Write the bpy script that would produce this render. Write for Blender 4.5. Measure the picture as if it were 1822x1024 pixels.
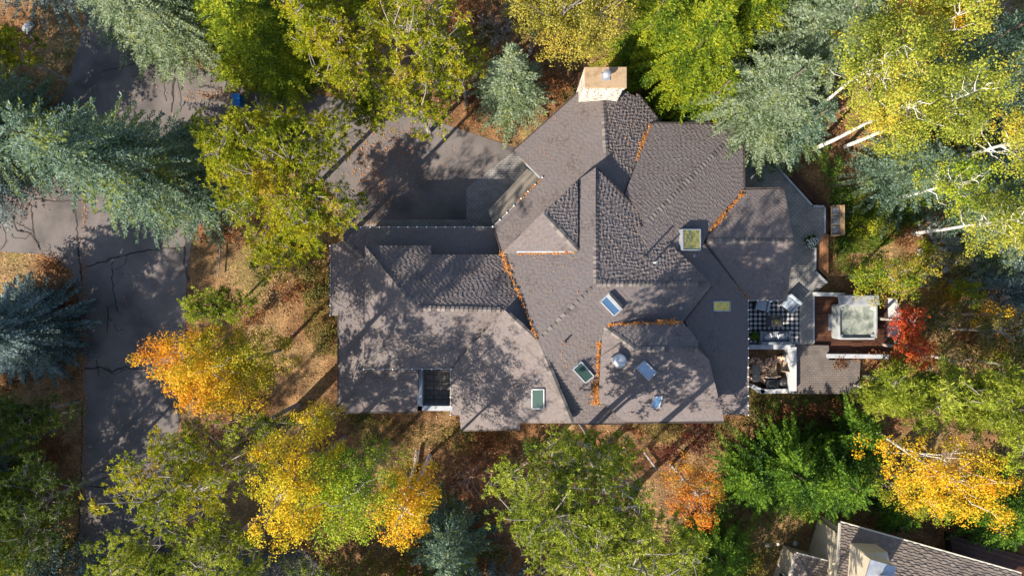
import bpy, bmesh, math, random
import numpy as np
from mathutils import Vector
for o in list(bpy.data.objects): bpy.data.objects.remove(o)
SC = bpy.context.scene
COL = SC.collection
rng = np.random.default_rng(7); random.seed(7)
# ------------------------------------------------------------------ camera, light, exposure
H = 40.0; F = 1822*24/36.0
cam = bpy.data.cameras.new('camera'); camo = bpy.data.objects.new('camera', cam); COL.objects.link(camo)
cam.lens = 24; cam.sensor_width = 36; cam.clip_end = 2000
camo.location = (0, 0, H); camo.rotation_euler = (0, 0, 0); SC.camera = camo
SC.render.resolution_x = 1024; SC.render.resolution_y = 575
ELEV = math.radians(35); AZ = math.radians(225)          # sun stands in the south-west (compass azimuth)
w = bpy.data.worlds.new('World'); SC.world = w; w.use_nodes = True
nt = w.node_tree; nt.nodes.clear()
sky = nt.nodes.new('ShaderNodeTexSky'); sky.sky_type = 'NISHITA'; sky.sun_disc = False
sky.sun_elevation = ELEV; sky.sun_rotation = AZ
bg = nt.nodes.new('ShaderNodeBackground'); bg.inputs[1].default_value = 0.10
wo = nt.nodes.new('ShaderNodeOutputWorld'); nt.links.new(sky.outputs[0], bg.inputs[0]); nt.links.new(bg.outputs[0], wo.inputs[0])
sl = bpy.data.lights.new('sun', 'SUN'); sl.energy = 5.0; sl.angle = math.radians(0.5); sl.color = (1, 0.89, 0.74)
so = bpy.data.objects.new('sun', sl); COL.objects.link(so)
sd = Vector((-math.cos(ELEV)*0.7071, -math.cos(ELEV)*0.7071, math.sin(ELEV)))
so.rotation_euler = sd.to_track_quat('Z', 'Y').to_euler(); so.location = (-30, -30, 40)
SC.view_settings.view_transform = 'Standard'; SC.view_settings.look = 'None'
SC.view_settings.exposure = 1.2; SC.view_settings.gamma = 1; SC.view_settings.use_curve_mapping = False
SC.render.engine = 'CYCLES'; SC.cycles.max_bounces = 5; SC.cycles.diffuse_bounces = 3; SC.cycles.transparent_max_bounces = 4

def P(px, py, z=0.0):
    k = (H-z)/F
    return np.array([(px-911)*k, (512-py)*k, z])
def tag(o, label=None, cat=None, group=None, kind=None):
    if label: o['label'] = label
    if cat: o['category'] = cat
    if group: o['group'] = group
    if kind: o['kind'] = kind
    return o
def empty(name, loc, label=None, cat=None, group=None):
    o = bpy.data.objects.new(name, None); COL.objects.link(o); o.location = loc; o.empty_display_size = .3
    return tag(o, label, cat, group)
class MB:
    def __init__(s): s.v = []; s.f = []; s.m = []; s.cur = 0
    def add(s, vs, fs):
        b = len(s.v); s.v += [tuple(map(float, v)) for v in vs]
        for f in fs: s.f.append(tuple(i+b for i in f)); s.m.append(s.cur)
    def hexa(s, b, t):     # bottom quad, top quad (both counter-clockwise from above)
        s.add(list(b)+list(t), [(3,2,1,0),(4,5,6,7),(0,1,5,4),(1,2,6,5),(2,3,7,6),(3,0,4,7)])
    def box(s, c, d, rz=0.0):
        cx, cy, cz = c; dx, dy, dz = d[0]/2, d[1]/2, d[2]/2; ca, sa = math.cos(rz), math.sin(rz)
        q = [(cx+x*ca-y*sa, cy+x*sa+y*ca) for x, y in ((-dx,-dy),(dx,-dy),(dx,dy),(-dx,dy))]
        s.hexa([(x, y, cz-dz) for x, y in q], [(x, y, cz+dz) for x, y in q])
    def beam(s, p, q, wd, ht, up=(0,0,1), lift=0.0, ext=0.0):
        p = np.array(p, float); q = np.array(q, float); up = np.array(up, float)
        d = q-p; L = np.linalg.norm(d); d = d/max(L, 1e-6); p = p-d*ext; q = q+d*ext
        sd_ = np.cross(d, up); sd_ /= max(np.linalg.norm(sd_), 1e-6); up = np.cross(sd_, d)
        a = p+up*lift; b = q+up*lift; h = sd_*wd/2
        s.hexa([a+h, b+h, b-h, a-h], [a+h+up*ht, b+h+up*ht, b-h+up*ht, a-h+up*ht])
    def prism(s, poly, z0, z1):
        n = len(poly); poly = [tuple(p[:2]) for p in poly]
        a = sum(poly[i][0]*poly[(i+1)%n][1]-poly[(i+1)%n][0]*poly[i][1] for i in range(n))
        if a < 0: poly = poly[::-1]
        vs = [(x, y, z0) for x, y in poly]+[(x, y, z1) for x, y in poly]
        s.add(vs, [tuple(range(n-1, -1, -1)), tuple(range(n, 2*n))]+[(i, (i+1)%n, n+(i+1)%n, n+i) for i in range(n)])
    def tube(s, pts, rad, sides=6, cap=True):
        pts = [np.array(p, float) for p in pts]; n = len(pts); vs = []
        for i, p in enumerate(pts):
            d = pts[min(i+1, n-1)]-pts[max(i-1, 0)]; d /= max(np.linalg.norm(d), 1e-6)
            a = np.cross(d, (0, 0, 1) if abs(d[2]) < .9 else (1, 0, 0)); a /= np.linalg.norm(a); b = np.cross(d, a)
            r = rad[i] if hasattr(rad, '__len__') else rad
            for k in range(sides):
                t = 2*math.pi*k/sides; vs.append(p+r*(math.cos(t)*a+math.sin(t)*b))
        fs = [(i*sides+k, i*sides+(k+1)%sides, (i+1)*sides+(k+1)%sides, (i+1)*sides+k) for i in range(n-1) for k in range(sides)]
        if cap: fs += [tuple(range(sides)), tuple(range(n*sides-1, (n-1)*sides-1, -1))]
        s.add(vs, fs)
    def lathe(s, c, prof, sides=16):   # prof: (r, z) from bottom to top
        vs = [(c[0]+r*math.cos(2*math.pi*k/sides), c[1]+r*math.sin(2*math.pi*k/sides), c[2]+z) for r, z in prof for k in range(sides)]
        n = len(prof)
        fs = [(i*sides+k, i*sides+(k+1)%sides, (i+1)*sides+(k+1)%sides, (i+1)*sides+k) for i in range(n-1) for k in range(sides)]
        fs += [tuple(range(sides-1, -1, -1)), tuple(range((n-1)*sides, n*sides))]
        s.add(vs, fs)
    def build(s, name, mats, par=None, smooth=False, bevel=0):
        me = bpy.data.meshes.new(name); me.from_pydata(s.v, [], s.f)
        if not isinstance(mats, (list, tuple)): mats = [mats]
        for m in mats: me.materials.append(m)
        if any(s.m): me.polygons.foreach_set('material_index', s.m)
        if smooth: me.polygons.foreach_set('use_smooth', [True]*len(me.polygons))
        me.update()
        o = bpy.data.objects.new(name, me); COL.objects.link(o)
        if par:
            o.parent = par; loc = Vector((0, 0, 0)); q = par
            while q:
                if q.type == 'EMPTY': loc += q.location
                q = q.parent
            from mathutils import Matrix
            o.matrix_parent_inverse = Matrix.Translation(-loc)
        if bevel:
            b = o.modifiers.new('b', 'BEVEL'); b.width = bevel; b.segments = 2
        return o
def quadmesh(name, V, mat, par=None):          # V: (N,4,3) loose quads, one island each
    V = np.asarray(V, dtype=np.float32).reshape(-1, 3); n = len(V)//4
    me = bpy.data.meshes.new(name); me.vertices.add(n*4); me.vertices.foreach_set('co', V.ravel())
    me.loops.add(n*4); me.loops.foreach_set('vertex_index', np.arange(n*4, dtype=np.int32))
    me.polygons.add(n); me.polygons.foreach_set('loop_start', np.arange(0, n*4, 4, dtype=np.int32))
    me.materials.append(mat); me.update(calc_edges=True)
    o = bpy.data.objects.new(name, me); COL.objects.link(o)
    if par: o.parent = par
    return o
# ------------------------------------------------------------------ materials
def mat(name, rough=.8, spec=.3):
    m = bpy.data.materials.new(name); m.use_nodes = True; n = m.node_tree
    b = n.nodes['Principled BSDF']; b.inputs['Roughness'].default_value = rough; b.inputs['Specular IOR Level'].default_value = spec
    return m, n, b
def nd(n, t, **k):
    x = n.nodes.new('ShaderNode'+t)
    for a, v in k.items(): setattr(x, a, v)
    return x
def ramp(n, cols, pos=None, interp='LINEAR'):
    r = nd(n, 'ValToRGB'); e = r.color_ramp; e.interpolation = interp
    pos = pos or [i/(len(cols)-1) for i in range(len(cols))]
    while len(e.elements) < len(cols): e.elements.new(.5)
    for i, (c, p) in enumerate(zip(cols, pos)): e.elements[i].position = p; e.elements[i].color = (*c, 1)
    return r
def noise(n, scale, detail=4, coord=None, rough=.55):
    x = nd(n, 'TexNoise'); x.inputs['Scale'].default_value = scale; x.inputs['Detail'].default_value = detail; x.inputs['Roughness'].default_value = rough
    if coord is not None: n.links.new(coord, x.inputs['Vector'])
    return x
def math_(n, op, a, b):
    x = nd(n, 'Math', operation=op)
    for i, v in enumerate((a, b)):
        if hasattr(v, 'default_value'): n.links.new(v, x.inputs[i])
        else: x.inputs[i].default_value = v
    return x.outputs[0]
def varmat(name, cols, scale=2.0, rough=.8, spec=.3, island=.0, nw=1.0, bump=0, bscale=20, pos=None, off=0.0, detail=5, metallic=0):
    """colour ramp driven by world-space noise plus a random value per loose piece"""
    m, n, b = mat(name, rough, spec); b.inputs['Metallic'].default_value = metallic
    g = nd(n, 'NewGeometry'); x = noise(n, scale, detail, g.outputs['Position'])
    f = math_(n, 'MULTIPLY', math_(n, 'SUBTRACT', x.outputs[0], .5), 2.2*nw)
    f = math_(n, 'ADD', f, .5+off)
    if island: f = math_(n, 'ADD', f, math_(n, 'MULTIPLY', math_(n, 'SUBTRACT', g.outputs['Random Per Island'], .5), island))
    r = ramp(n, cols, pos); n.links.new(f, r.inputs[0]); n.links.new(r.outputs[0], b.inputs['Base Color'])
    if bump:
        y = noise(n, bscale, 6, g.outputs['Position']); bp = nd(n, 'Bump'); bp.inputs['Strength'].default_value = bump; bp.inputs['Distance'].default_value = .05
        n.links.new(y.outputs[0], bp.inputs['Height']); n.links.new(bp.outputs[0], b.inputs['Normal'])
    return m
def leafmat(name, cols, scale=.5, island=.6, grad=None, nw=1.0, trans=.38, off=0.0):
    m, n, b = mat(name, .6, .2)
    g = nd(n, 'NewGeometry'); tc = nd(n, 'TexCoord'); x = noise(n, scale, 3, g.outputs['Position'])
    f = math_(n, 'ADD', math_(n, 'MULTIPLY', math_(n, 'SUBTRACT', x.outputs[0], .5), 2.2*nw), .5+off)
    f = math_(n, 'ADD', f, math_(n, 'MULTIPLY', math_(n, 'SUBTRACT', g.outputs['Random Per Island'], .5), island))
    if grad:
        s = nd(n, 'SeparateXYZ'); n.links.new(tc.outputs['Object'], s.inputs[0])
        f = math_(n, 'ADD', f, math_(n, 'MULTIPLY', s.outputs[0], grad[0])); f = math_(n, 'ADD', f, math_(n, 'MULTIPLY', s.outputs[1], grad[1]))
    r = ramp(n, cols); n.links.new(f, r.inputs[0]); n.links.new(r.outputs[0], b.inputs['Base Color'])
    t = nd(n, 'BsdfTranslucent'); mx = nd(n, 'MixShader'); mx.inputs[0].default_value = trans
    n.links.new(r.outputs[0], t.inputs[0]); n.links.new(b.outputs[0], mx.inputs[1]); n.links.new(t.outputs[0], mx.inputs[2])
    n.links.new(mx.outputs[0], n.nodes['Material Output'].inputs[0])
    return m
def glass(name, tint, mixv=.45):
    m, n, b = mat(name, .1, .5); b.inputs['Base Color'].default_value = (*tint, 1)
    gl = nd(n, 'BsdfGlossy'); gl.inputs['Roughness'].default_value = .03; gl.inputs[0].default_value = (.9, .95, 1, 1)
    mx = nd(n, 'MixShader'); mx.inputs[0].default_value = mixv
    n.links.new(b.outputs[0], mx.inputs[1]); n.links.new(gl.outputs[0], mx.inputs[2]); n.links.new(mx.outputs[0], n.nodes['Material Output'].inputs[0])
    return m
M = {}
M['shingle'] = varmat('shingle', [(.086,.073,.072),(.128,.110,.107),(.160,.136,.131),(.130,.118,.124),(.178,.156,.148)], .8, .9, .2, island=.45, nw=.6)
M['slab'] = varmat('roof_edge', [(.03,.026,.024),(.06,.05,.045)], 3, .8)
M['cap'] = varmat('ridge_shingle', [(.075,.068,.066),(.13,.115,.11),(.19,.165,.155)], 2, .9, island=1.0, nw=.3)
M['wall'] = varmat('house_wall', [(.17,.14,.11),(.26,.22,.18)], 1.5, .85, bump=.2)
M['wood'] = varmat('grey_board', [(.09,.085,.08),(.17,.155,.135),(.24,.21,.17)], 1.5, .7, island=.8, nw=.6)
M['white'] = varmat('white_trim', [(.27,.29,.32),(.42,.43,.46)], 2, .5)
M['whitew'] = varmat('white_render', [(.38,.39,.40),(.52,.52,.51)], 1.2, .8, bump=.15)
M['gutter'] = varmat('gutter_metal', [(.03,.025,.024),(.07,.055,.05)], 3, .5)
M['bulb'] = varmat('bulb_plastic', [(.75,.75,.75),(.85,.85,.85)], 1, .3)
M['stone'] = varmat('chimney_stone', [(.18,.15,.13),(.42,.38,.34),(.62,.58,.53),(.30,.18,.12)], 4, .9, nw=1.2, bump=.8, bscale=12)
M['chtop'] = varmat('chimney_cap', [(.22,.15,.09),(.34,.245,.155),(.28,.20,.12)], 2.2, .85, bump=.3)
M['metal'] = varmat('galvanised', [(.35,.38,.42),(.55,.58,.62)], 4, .35, .5, metallic=.6)
M['darkmetal'] = varmat('dark_metal', [(.02,.02,.022),(.05,.05,.055)], 4, .45)
M['asphalt'] = varmat('asphalt', [(.085,.078,.078),(.13,.116,.112),(.165,.145,.139),(.10,.09,.09)], .35, .92, .2, nw=1.3, bump=.35, bscale=90, detail=9)
M['crack'] = varmat('crack_sealant', [(.025,.022,.021),(.06,.052,.048)], 3, .9)
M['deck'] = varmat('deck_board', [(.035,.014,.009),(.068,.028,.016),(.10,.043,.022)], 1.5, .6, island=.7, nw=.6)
M['decklit'] = varmat('sunlit_board', [(.14,.06,.028),(.24,.11,.05),(.30,.15,.075)], 1.5, .65, island=.7, nw=.6)  # brighter copy of the deck boards, sunlight put into the colour
def paver(name, c1, c2, mort, sc):
    m, n, b = mat(name, .9, .2); g = nd(n, 'NewGeometry')
    br = nd(n, 'TexBrick'); br.inputs['Scale'].default_value = sc; br.inputs['Mortar Size'].default_value = .03; br.inputs['Color1'].default_value = (*c1, 1)
    br.inputs['Color2'].default_value = (*c2, 1); br.inputs['Mortar'].default_value = (*mort, 1); br.inputs['Brick Width'].default_value = .5; br.inputs['Row Height'].default_value = .28; br.inputs['Bias'].default_value = 0
    n.links.new(g.outputs['Position'], br.inputs['Vector']); x = noise(n, 1.5, 5, g.outputs['Position'])
    mx = nd(n, 'Mix', data_type='RGBA', blend_type='MULTIPLY'); mx.inputs[0].default_value = .6
    r = ramp(n, [(.55,.55,.55),(1.2,1.15,1.1)], [.3,.7]); n.links.new(x.outputs[0], r.inputs[0])
    n.links.new(br.outputs[0], mx.inputs[6]); n.links.new(r.outputs[0], mx.inputs[7]); n.links.new(mx.outputs[2], b.inputs['Base Color'])
    bp = nd(n, 'Bump'); bp.inputs['Strength'].default_value = .5; bp.inputs['Distance'].default_value = .02; bp.invert = True
    n.links.new(br.outputs[1], bp.inputs['Height']); n.links.new(bp.outputs[0], b.inputs['Normal'])
    return m
M['paver'] = paver('paver', (.135,.117,.108), (.16,.14,.13), (.10,.088,.082), 2.1)
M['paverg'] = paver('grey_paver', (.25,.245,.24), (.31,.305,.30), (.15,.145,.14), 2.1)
M['tile'] = paver('balcony_tile', (.19,.17,.15), (.22,.20,.175), (.13,.12,.11), 1.0)
# soil with patches of dry grass and needle litter
m, n, b = mat('soil', .95, .1); g = nd(n, 'NewGeometry')
n1 = noise(n, .16, 6, g.outputs['Position']); n2 = noise(n, 1.3, 8, g.outputs['Position'], .7); n3 = noise(n, 9, 6, g.outputs['Position'], .7)
r1 = ramp(n, [(.27,.135,.065),(.20,.115,.062),(.28,.20,.105),(.15,.15,.045)], [.3,.45,.58,.7]); n.links.new(n1.outputs[0], r1.inputs[0])
r2 = ramp(n, [(.35,.32,.32),(.9,.85,.8),(1.7,1.5,1.3)], [.28,.5,.72]); n.links.new(n2.outputs[0], r2.inputs[0])
r3 = ramp(n, [(.4,.4,.4),(1,1,1),(1.7,1.55,1.4)], [.3,.5,.7]); n.links.new(n3.outputs[0], r3.inputs[0])
ma = nd(n, 'Mix', data_type='RGBA', blend_type='MULTIPLY'); ma.inputs[0].default_value = 1; mb = nd(n, 'Mix', data_type='RGBA', blend_type='MULTIPLY'); mb.inputs[0].default_value = 1
n.links.new(r1.outputs[0], ma.inputs[6]); n.links.new(r2.outputs[0], ma.inputs[7]); n.links.new(ma.outputs[2], mb.inputs[6]); n.links.new(r3.outputs[0], mb.inputs[7]); n.links.new(mb.outputs[2], b.inputs['Base Color'])
bp = nd(n, 'Bump'); bp.inputs['Strength'].default_value = .9; bp.inputs['Distance'].default_value = .12; n.links.new(n3.outputs[0], bp.inputs['Height']); n.links.new(bp.outputs[0], b.inputs['Normal'])
M['soil'] = m
M['lawn'] = varmat('lawn', [(.05,.10,.015),(.09,.16,.025),(.14,.20,.04)], 1.2, .9, bump=.8, bscale=25)
M['litter'] = varmat('leaf_litter', [(.09,.045,.022),(.24,.11,.045),(.38,.19,.07),(.18,.11,.06),(.48,.33,.13)], .6, .8, island=1.4, nw=.5)
M['leaf_orange'] = varmat('orange_litter', [(.28,.08,.02),(.48,.17,.03),(.42,.23,.07)], 1, .8, island=1.2, nw=.3)
M['grass'] = leafmat('grass_blade', [(.06,.11,.01),(.13,.20,.02),(.23,.27,.04),(.28,.25,.09)], .8, .8)
M['barkb'] = varmat('brown_bark', [(.05,.035,.028),(.11,.085,.07),(.17,.14,.12)], 4, .95, nw=1.0, bump=.6)
M['barkg'] = varmat('grey_bark', [(.13,.11,.10),(.26,.23,.21),(.36,.32,.30)], 4, .9, nw=1.0, bump=.4)
M['barkw'] = varmat('white_bark', [(.10,.09,.085),(.52,.49,.45),(.66,.63,.58)], 5, .8, nw=1.6, pos=[.12,.3,.9], off=.15)
M['twigp'] = varmat('pinkish_twig', [(.22,.13,.10),(.40,.26,.21)], 4, .9, island=.6)
# foliage palettes
M['sprucep'] = leafmat('pale_spruce_needles', [(.06,.10,.03),(.15,.21,.10),(.24,.31,.19),(.30,.36,.26),(.24,.28,.05)], .8, .7)
M['spruce'] = leafmat('blue_spruce_needles', [(.035,.07,.03),(.085,.15,.09),(.15,.23,.175),(.22,.31,.25),(.17,.22,.05),(.21,.25,.03)], .55, .75)
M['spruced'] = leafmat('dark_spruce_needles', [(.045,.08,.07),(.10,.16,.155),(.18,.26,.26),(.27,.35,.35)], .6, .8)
M['fir'] = leafmat('green_fir_needles', [(.04,.09,.012),(.12,.19,.014),(.27,.33,.018),(.40,.40,.022)], .6, .75)
M['pine'] = leafmat('pine_needles', [(.06,.10,.01),(.19,.24,.012),(.36,.39,.018),(.50,.47,.025),(.42,.28,.03)], .5, .7)
M['pineg'] = leafmat('green_pine_needles', [(.08,.13,.015),(.22,.28,.025),(.38,.43,.045),(.50,.52,.10)], .5, .7)
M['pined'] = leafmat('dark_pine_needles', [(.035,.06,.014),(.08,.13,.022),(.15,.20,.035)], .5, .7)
M['cedar'] = leafmat('cedar_sprays', [(.015,.045,.008),(.05,.12,.012),(.12,.23,.016),(.22,.34,.03)], .7, .8)
M['gold'] = leafmat('golden_leaves', [(.34,.30,.02),(.62,.44,.02),(.74,.43,.018),(.72,.30,.015)], .5, .6)
M['goldw'] = leafmat('gold_to_orange_leaves', [(.24,.24,.015),(.50,.38,.02),(.64,.36,.016),(.62,.24,.012)], .5, .5, grad=(-.13,-.06), off=-.05)
M['yellow'] = leafmat('yellow_leaves', [(.34,.33,.02),(.60,.50,.025),(.74,.50,.022),(.78,.46,.02)], .5, .6)
M['ygreen'] = leafmat('yellow_green_leaves', [(.08,.15,.014),(.19,.29,.018),(.34,.42,.025),(.50,.46,.03)], .5, .7)
M['aspen'] = leafmat('aspen_leaves', [(.12,.16,.02),(.25,.30,.03),(.38,.40,.045),(.48,.43,.06),(.56,.34,.03)], .35, .7, off=-.12)
M['pale'] = leafmat('pale_leaves', [(.13,.14,.02),(.30,.28,.04),(.42,.36,.06),(.50,.36,.05)], .45, .7)
M['maple'] = leafmat('turning_maple_leaves', [(.07,.13,.012),(.17,.24,.016),(.30,.33,.02),(.45,.33,.03),(.50,.16,.02)], .5, .7, off=-.1)
M['red'] = leafmat('red_leaves', [(.32,.035,.012),(.50,.06,.02),(.60,.13,.035),(.40,.20,.03)], .7, .8)
M['orange'] = leafmat('orange_leaves', [(.28,.22,.025),(.48,.26,.025),(.58,.19,.018),(.55,.12,.012)], .5, .6, grad=(.05,-.16))
M['burg'] = leafmat('burgundy_leaves', [(.045,.012,.012),(.10,.022,.018),(.17,.05,.03)], .7, .9)
M['olive'] = leafmat('olive_leaves', [(.06,.07,.018),(.13,.13,.03),(.22,.20,.05),(.30,.17,.05)], .5, .9)
M['bush'] = leafmat('green_bush_leaves', [(.03,.07,.01),(.07,.14,.014),(.14,.23,.02)], .7, .8)
M['brownleaf'] = leafmat('brown_leaves', [(.10,.04,.02),(.22,.09,.03),(.33,.15,.06)], .7, .9)
# ------------------------------------------------------------------ setting: ground, road, pavers
mb_ = MB(); mb_.add([(-600,-600,0),(600,-600,0),(600,600,0),(-600,600,0)], [(0,1,2,3)])
tag(mb_.build('ground', M['soil']), kind='structure')
def sheet(name, px, z, m, kind='structure', z0=None):
    b = MB(); pts = [P(x, y, z) for x, y in px]
    if z0 is None: z0 = z-.06
    b.prism(pts, z0, z); return tag(b.build(name, m), kind=kind)
ROAD = [(-900,290),(40,268),(118,160),(150,40),(165,-300),(310,-300),(330,110),(420,150),(445,162),(560,168),(700,190),(915,262),(935,300),(880,400),(620,402),(600,350),(520,290),(420,262),(395,300),(390,392),(345,402),(332,500),(325,700),(305,860),(290,1500),(130,1500),(140,1024),(148,700),(146,560),(128,480),(75,452),(0,448),(-900,460)]
DRIVE = [(440,1500),(455,985),(540,975),(620,1050),(660,1500)]
sheet('road', ROAD, .02, M['asphalt']); sheet('driveway', DRIVE, .02, M['asphalt'])
def ribbon(b, pts, wpx, z):
    pts = [P(x, y, z) for x, y in pts]; out = []
    for i in range(len(pts)-1):
        nseg = max(2, int(np.linalg.norm(pts[i+1]-pts[i])/.22))
        for k in range(nseg): out.append(pts[i]+(pts[i+1]-pts[i])*k/nseg+np.append(rng.normal(0, .035, 2), 0))
    out.append(pts[-1]); L = []; R = []
    for i, p in enumerate(out):
        d = out[min(i+1, len(out)-1)]-out[max(i-1, 0)]; d /= np.linalg.norm(d); s = np.array([-d[1], d[0], 0])*wpx/30.4/2*rng.uniform(.5, 1.4)
        L.append(p+s); R.append(p-s)
    k = len(out); b.add(L+R, [(i, k+i, k+i+1, i+1) for i in range(k-1)])
b = MB()
for pts, wd in [([(130,312),(133,352),(137,385),(140,450),(146,500)],3),([(0,335),(28,338),(60,352),(96,358),(150,356)],2),([(55,285),(38,330),(22,355),(20,380),(30,410),(55,415),(70,440)],2),
    ([(80,290),(85,340),(92,352)],2),([(55,360),(58,400),(62,420),(72,445)],2.5),([(18,378),(5,400),(12,430),(0,445)],1.5),([(40,335),(60,345),(50,370),(35,385)],1.5),([(28,395),(60,412),(45,425),(20,420)],1.5),([(60,300),(75,320),(90,345)],1.3),
    ([(146,476),(190,465),(225,452),(265,444),(330,440)],2.5),([(198,465),(202,520),(210,555)],2),([(193,545),(191,590)],2),([(205,575),(208,588),(220,585)],1.5),([(150,655),(180,653),(200,660),(225,652),(262,657)],3),([(190,658),(205,666),(225,655)],1.5),
    ([(172,640),(175,668)],2),([(280,118),(290,140),(296,180)],2),([(310,136),(308,160),(305,200)],3.5),([(316,140),(322,170),(320,200)],1.5),([(180,128),(215,120),(255,112)],1.3),([(330,415),(328,470),(335,500)],3),([(296,400),(298,420),(285,440)],1.3),
    ([(145,862),(175,866),(215,870)],2),([(277,716),(290,738)],1.2),([(500,1015),(520,1000),(545,1020)],1.5),([(147,700),(144,860),(138,1000)],1.6),([(225,452),(222,470),(205,480)],1.2)]:
    ribbon(b, pts, wd*1.1, .026)
tag(b.build('road_cracks', M['crack']), kind='structure')
# garage apron of pavers
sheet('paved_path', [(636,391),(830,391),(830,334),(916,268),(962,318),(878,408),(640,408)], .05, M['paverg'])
TZ = .7
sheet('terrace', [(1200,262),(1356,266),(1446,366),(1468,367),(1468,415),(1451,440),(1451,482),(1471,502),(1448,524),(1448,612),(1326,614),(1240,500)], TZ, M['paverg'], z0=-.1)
sheet('patio', [(1417,613),(1475,614),(1475,640),(1531,640),(1528,700),(1411,700)], TZ-.02, M['paver'], z0=-.1)
sheet('lawn', [(1480,335),(1560,330),(1650,345),(1640,395),(1590,430),(1540,450),(1488,450)], .03, M['lawn'])
def wallbeam(name, pts, wd, z0, z1, m, label, cat='wall', par=None):
    b = MB()
    for p, q in zip(pts[:-1], pts[1:]):
        a = P(*p, z1); c = P(*q, z1); a[2] = c[2] = z0
        b.beam(a, c, wd, z1-z0, ext=wd/2*.98)
    o = b.build(name, m, par)
    if label: tag(o, label, cat)
    return o
wallbeam('parapet', [(1326,266),(1356,266),(1446,366),(1468,367),(1468,413)], .10, -.05, TZ+.14, M['white'], 'low white capped parapet edging the paved terrace beside the brown deck')
wallbeam('parapet', [(1451,440),(1451,482),(1471,502)], .10, -.05, TZ+.14, M['white'], 'short bent white parapet at the terrace corner below the white flowers')
wallbeam('parapet', [(1448,524),(1448,608)], .10, -.05, TZ+.05, M['white'], 'thin white edging between the paved terrace and the hot tub deck')
# decks of boards
def boards(b, x0, x1, y0, y1, z, wd=.13, along='x', th=.035, clip=None):
    a0, a1, c0, c1 = (x0, x1, y0, y1) if along == 'x' else (y0, y1, x0, x1)
    t = c0
    while t < c1-.02:
        e = min(t+wd-.012, c1)
        q = [(a0,t),(a1,t),(a1,e),(a0,e)] if along == 'x' else [(t,a0),(e,a0),(e,a1),(t,a1)]
        b.hexa([(x,y,z-th) for x,y in q], [(x,y,z) for x,y in q]); t += wd
def deck_poly(name, px, z, ang, m, label, cat='deck'):
    """boards at angle ang clipped to a polygon"""
    pts = np.array([P(x, y, z)[:2] for x, y in px]); ca, sa = math.cos(ang), math.sin(ang)
    R = np.array([[ca, sa],[-sa, ca]]); q = pts@R.T; b = MB(); t = q[:,1].min()
    while t < q[:,1].max():
        c = clip_rect([tuple(p) for p in q], q[:,0].min()-1, q[:,0].max()+1, t, t+.125)
        if len(c) > 2: b.prism([tuple(np.array(p)@R) for p in c], z-.04, z)
        t += .14
    e = empty(name, (float(pts[:,0].mean()), float(pts[:,1].mean()), 0), label, cat)
    b.build('boards', m, e); b2 = MB(); b2.prism(pts*0.995+pts.mean(0)*.005, -.05, z-.045); b2.build('substructure', M['darkmetal'], e)
    return e
def clip_rect(poly, x0, x1, y0, y1):
    for ax, lim, s in ((0,x0,1),(0,x1,-1),(1,y0,1),(1,y1,-1)):
        if not poly: return []
        out = []; n_ = len(poly)
        for i in range(n_):
            p = poly[i]; q = poly[(i+1)%n_]; a = (p[ax]-lim)*s; c = (q[ax]-lim)*s
            if a >= 0: out.append(p)
            if (a >= 0) != (c >= 0):
                t = a/(a-c); out.append((p[0]+(q[0]-p[0])*t, p[1]+(q[1]-p[1])*t))
        poly = out
    return poly
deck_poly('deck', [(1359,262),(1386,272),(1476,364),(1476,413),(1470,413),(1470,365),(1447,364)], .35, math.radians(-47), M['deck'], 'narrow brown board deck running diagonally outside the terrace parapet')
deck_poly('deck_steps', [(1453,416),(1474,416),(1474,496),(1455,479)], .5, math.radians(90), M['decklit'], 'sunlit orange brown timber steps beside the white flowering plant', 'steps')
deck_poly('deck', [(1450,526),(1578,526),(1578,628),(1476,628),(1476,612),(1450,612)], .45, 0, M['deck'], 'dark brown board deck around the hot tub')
# ------------------------------------------------------------------ roof machinery
class Plane:
    def __init__(s, *pts):
        A = np.array([P(*p) for p in pts]); G = np.c_[A[:,0], A[:,1], np.ones(len(A))]
        s.a, s.b, s.c = np.linalg.lstsq(G, A[:,2], rcond=None)[0]; s.setup()
    def setup(s):
        s.n = np.array([-s.a, -s.b, 1.0]); s.n /= np.linalg.norm(s.n)
        g = np.array([s.a, s.b]); L = np.linalg.norm(g)
        d = -g/L if L > 1e-3 else np.array([0, -1.0])
        s.v = np.array([d[0], d[1], s.a*d[0]+s.b*d[1]]); s.v /= np.linalg.norm(s.v)
        s.u = np.cross(s.n, s.v); return s
    def z(s, x, y): return s.a*x+s.b*y+s.c
    def at(s, px, py, lift=0):      # ray from the lens onto the plane
        dx, dy = (px-911)/F, (512-py)/F       # x = dx*(H-z)
        z = (s.c+(s.a*dx+s.b*dy)*H)/(1+s.a*dx+s.b*dy)
        return P(px, py, z)+s.n*lift
def plane_dir(p, d, slope):
    o = Plane.__new__(Plane); q = P(*p); d = np.array(d)/np.linalg.norm(d)
    o.a, o.b = -slope*d[0], -slope*d[1]; o.c = q[2]-o.a*q[0]-o.b*q[1]; return o.setup()
def unit_c(poly, p):
    d = np.mean([np.array(q[:2]) for q in poly], axis=0)-p; return d/max(np.linalg.norm(d), 1e-6)
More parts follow.
